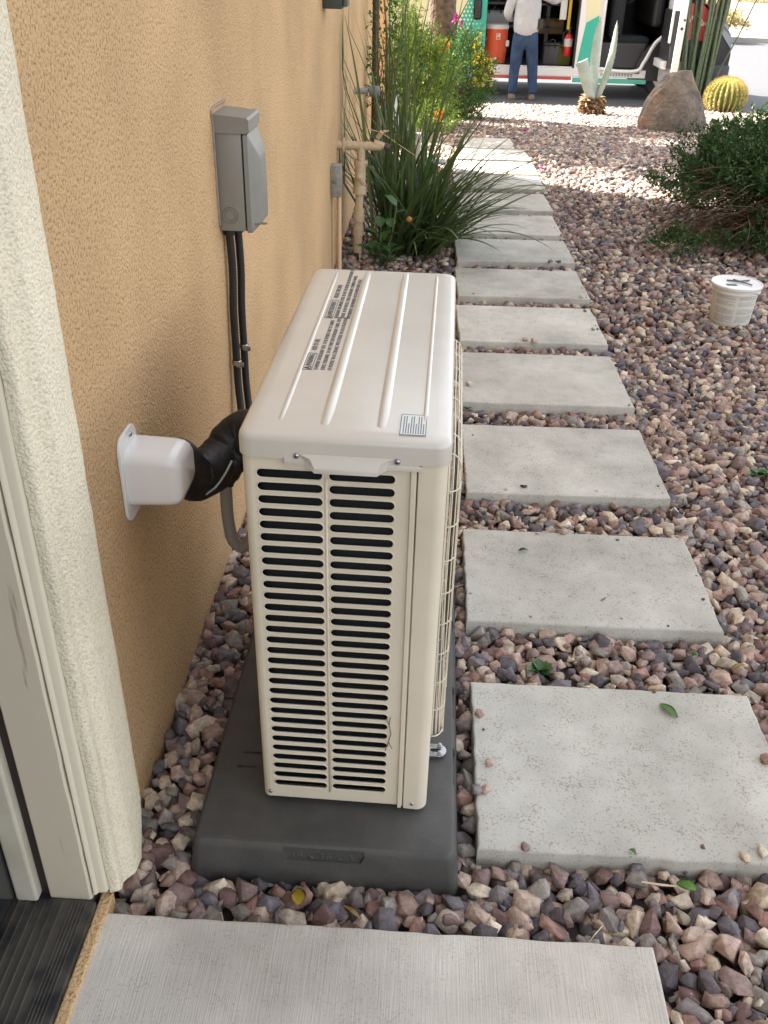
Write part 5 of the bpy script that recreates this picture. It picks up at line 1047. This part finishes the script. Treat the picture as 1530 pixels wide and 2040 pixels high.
# ------------------------------------------------------------------ worker
pf = pix(1036, 199, 2, SZ); pw = thing('person', 'person in light grey shirt and blue jeans standing with back turned at the van', 'person', (pf.x, pf.y, SZ))
bx0, by0, k_ = pf.x, pf.y+.05, .95
def Q(x, y, z): return Vector((bx0+x*k_, by0+y*k_, SZ+z*k_))
def skin(name, verts, edges, radii, m, root=0, sub=2, parent=pw, post=None):
    me = bpy.data.meshes.new(name); me.from_pydata([tuple(v) for v in verts], edges, []); o = bpy.data.objects.new(name, me); C.objects.link(o)
    md = o.modifiers.new('s', 'SKIN'); md.use_smooth_shade = True
    for i, r_ in enumerate(radii): 
        r2 = r_ if isinstance(r_, tuple) else (r_, r_); me.skin_vertices[0].data[i].radius = (r2[0]*k_, r2[1]*k_); me.skin_vertices[0].data[i].use_root = (i == root)
    sb2 = o.modifiers.new('b', 'SUBSURF'); sb2.levels = sub; sb2.render_levels = sub
    r = ev_mesh(o)
    if post: post(r)
    return link_mesh(name, r, m, parent, smooth=True)
M_skin = mat('skin', (.48, .27, .18), .55); M_jean = mat('denim', (.014, .032, .08), .85, col2=(.028, .058, .115), nscale=9, bump=.5, bscale=25, dist=.012); M_shirt = mat('shirt_cloth', (.44, .44, .44), .85, col2=(.38, .38, .39), nscale=6, bump=.6, bscale=14, dist=.02)
# body: one continuous figure
B = [Q(0, 0, .95), Q(0, .0, 1.12), Q(0, 0, 1.32), Q(0, .01, 1.45), Q(0, .02, 1.53), Q(0, .035, 1.60), Q(0, .045, 1.70),
     Q(-.10, 0, .88), Q(-.115, .0, .50), Q(-.125, -.02, .09), Q(-.135, .10, .045), Q(.10, 0, .88), Q(.14, .0, .50), Q(.17, -.02, .09), Q(.19, .10, .045),
     Q(-.19, 0, 1.40), Q(-.27, .02, 1.12), Q(-.17, .22, 1.04), Q(-.13, .28, 1.04), Q(.19, 0, 1.40), Q(.40, .12, 1.30), Q(.52, .34, 1.36), Q(.545, .39, 1.37)]
Ed = [(0, 1), (1, 2), (2, 3), (3, 4), (4, 5), (5, 6), (0, 7), (7, 8), (8, 9), (9, 10), (0, 11), (11, 12), (12, 13), (13, 14), (3, 15), (15, 16), (16, 17), (17, 18), (3, 19), (19, 20), (20, 21), (21, 22)]
Rd = [(.15, .11), (.14, .10), (.16, .11), (.13, .09), .055, (.075, .09), (.07, .085), .085, .058, .038, .035, .085, .058, .038, .035, .055, .042, .030, .026, .055, .042, .030, .026]
body = skin('body', B, Ed, Rd, M_skin)
def hand(name, wrist, fwd, up):
    fwd = fwd.normalized(); sd = fwd.cross(up).normalized(); up = sd.cross(fwd); w0 = wrist
    v = [w0, w0+fwd*.05, w0+fwd*.085]; e = [(0, 1), (1, 2)]; r_ = [(.02, .016), (.030, .014), (.034, .013)]
    for i, (s_, L_) in enumerate(((-.03, .072), (-.010, .082), (.010, .076), (.029, .06))):
        b0 = w0+fwd*.088+sd*s_; k = len(v); v += [b0, b0+fwd*L_*.4-up*.004, b0+fwd*L_*.75-up*.016, b0+fwd*L_*.95-up*.032]; e += [(2, k), (k, k+1), (k+1, k+2), (k+2, k+3)]; r_ += [.0095, .009, .008, .0065]
    k = len(v); b0 = w0+fwd*.035-sd*.028; v += [b0, b0+fwd*.025-sd*.022-up*.008, b0+fwd*.05-sd*.030-up*.018]; e += [(1, k), (k, k+1), (k+1, k+2)]; r_ += [.012, .0105, .008]
    return skin(name, v, e, r_, M_skin, 0, 1, body)
hand('hand', B[18], Vector((.4, .8, .0)), Vector((0, 0, 1))); hand('hand', B[22], Vector((.35, .9, .1)), Vector((0, 0, 1)))
# face and hair, cap
hc = Q(0, .05, 1.66)
t = MB().lathe([(.001, -.012), (.010, -.008), (.013, 0), (.001, .012)], hc+Vector((0, .098, -.005)), 8); t.build('nose', M_skin, body, True)
for s_ in (-1, 1):
    MB().lathe([(.001, -.012), (.010, -.006), (.010, .006), (.001, .012)], hc+Vector((s_*.032, .088, .012)), 8).build('eye', M_ink, body, True)
    MB().lathe([(.004, -.030), (.016, -.015), (.018, .012), (.006, .030)], hc+Vector((s_*.082, .005, -.005)), 8).build('ear', M_skin, body, True)
MB().box(hc.x-.025, hc.x+.025, hc.y+.085, hc.y+.094, hc.z-.050, hc.z-.042, .002).build('mouth', mat('lip', (.3, .12, .1), .6), body)
bm = bmesh.new(); bmesh.ops.create_uvsphere(bm, u_segments=24, v_segments=14, radius=1)
bmesh.ops.delete(bm, geom=[v for v in bm.verts if v.co.z < -.15 and v.co.y > -.25 or v.co.z < -.6], context='VERTS'); t = MB(); t.bm(bm, Matrix.Translation(hc+Vector((0, -.012, .03))) @ Matrix.Diagonal((.090, .105, .115, 1))); t.build('hair', mat('dark_hair', (.03, .02, .015), .8), body, True)
# jeans, shirt, boots
skin('jeans', [Q(0, 0, .86), Q(0, 0, 1.03), Q(-.095, 0, .74), Q(-.112, .0, .46), Q(-.120, .015, .42), Q(-.127, -.02, .13), Q(-.128, -.02, .07), Q(.095, 0, .74), Q(.138, .0, .46), Q(.145, .015, .42), Q(.170, -.02, .13), Q(.172, -.02, .07)],
     [(0, 1), (0, 2), (2, 3), (3, 4), (4, 5), (5, 6), (0, 7), (7, 8), (8, 9), (9, 10), (10, 11)], [(.175, .135), (.17, .13), (.105, .11), .086, .083, .072, .076, (.105, .11), .086, .083, .072, .076], M_jean, parent=body)
skin('shirt', [Q(0, 0, .77), Q(0, 0, 1.06), Q(0, 0, 1.22), Q(0, 0, 1.36), Q(0, .01, 1.46), Q(0, .015, 1.50), Q(-.20, 0, 1.39), Q(-.285, .02, 1.12), Q(-.23, .14, 1.07), Q(-.18, .215, 1.045), Q(.20, 0, 1.39), Q(.395, .11, 1.30), Q(.45, .22, 1.33), Q(.51, .32, 1.355)],
     [(0, 1), (1, 2), (2, 3), (3, 4), (4, 5), (4, 6), (6, 7), (7, 8), (8, 9), (4, 10), (10, 11), (11, 12), (12, 13)], [(.20, .15), (.205, .15), (.205, .145), (.20, .13), (.12, .09), (.07, .07), .088, .072, .062, .050, .088, .070, .060, .048], M_shirt, parent=body)
for i in (9, 13):
    p = B[i]; MB().loops([[(p.x+x*1.0*s_, p.y+.03+y*s_*1.0, SZ+z) for x, y, _ in rrect(-.048, .048, -.11, .17, .045, 0, 5)] for z, s_ in ((.004, .95), (.025, 1), (.045, .98), (.075, .72), (.12, .60))]).build('boot', mat('brown_boot', (.16, .11, .075), .8), body, True, 60)
q = Q(.175, -.06, 1.0); MB().box(q.x-.02, q.x+.05, q.y-.03, q.y+.07, q.z-.06, q.z+.07, .012).build('holster', M_blackp, body)
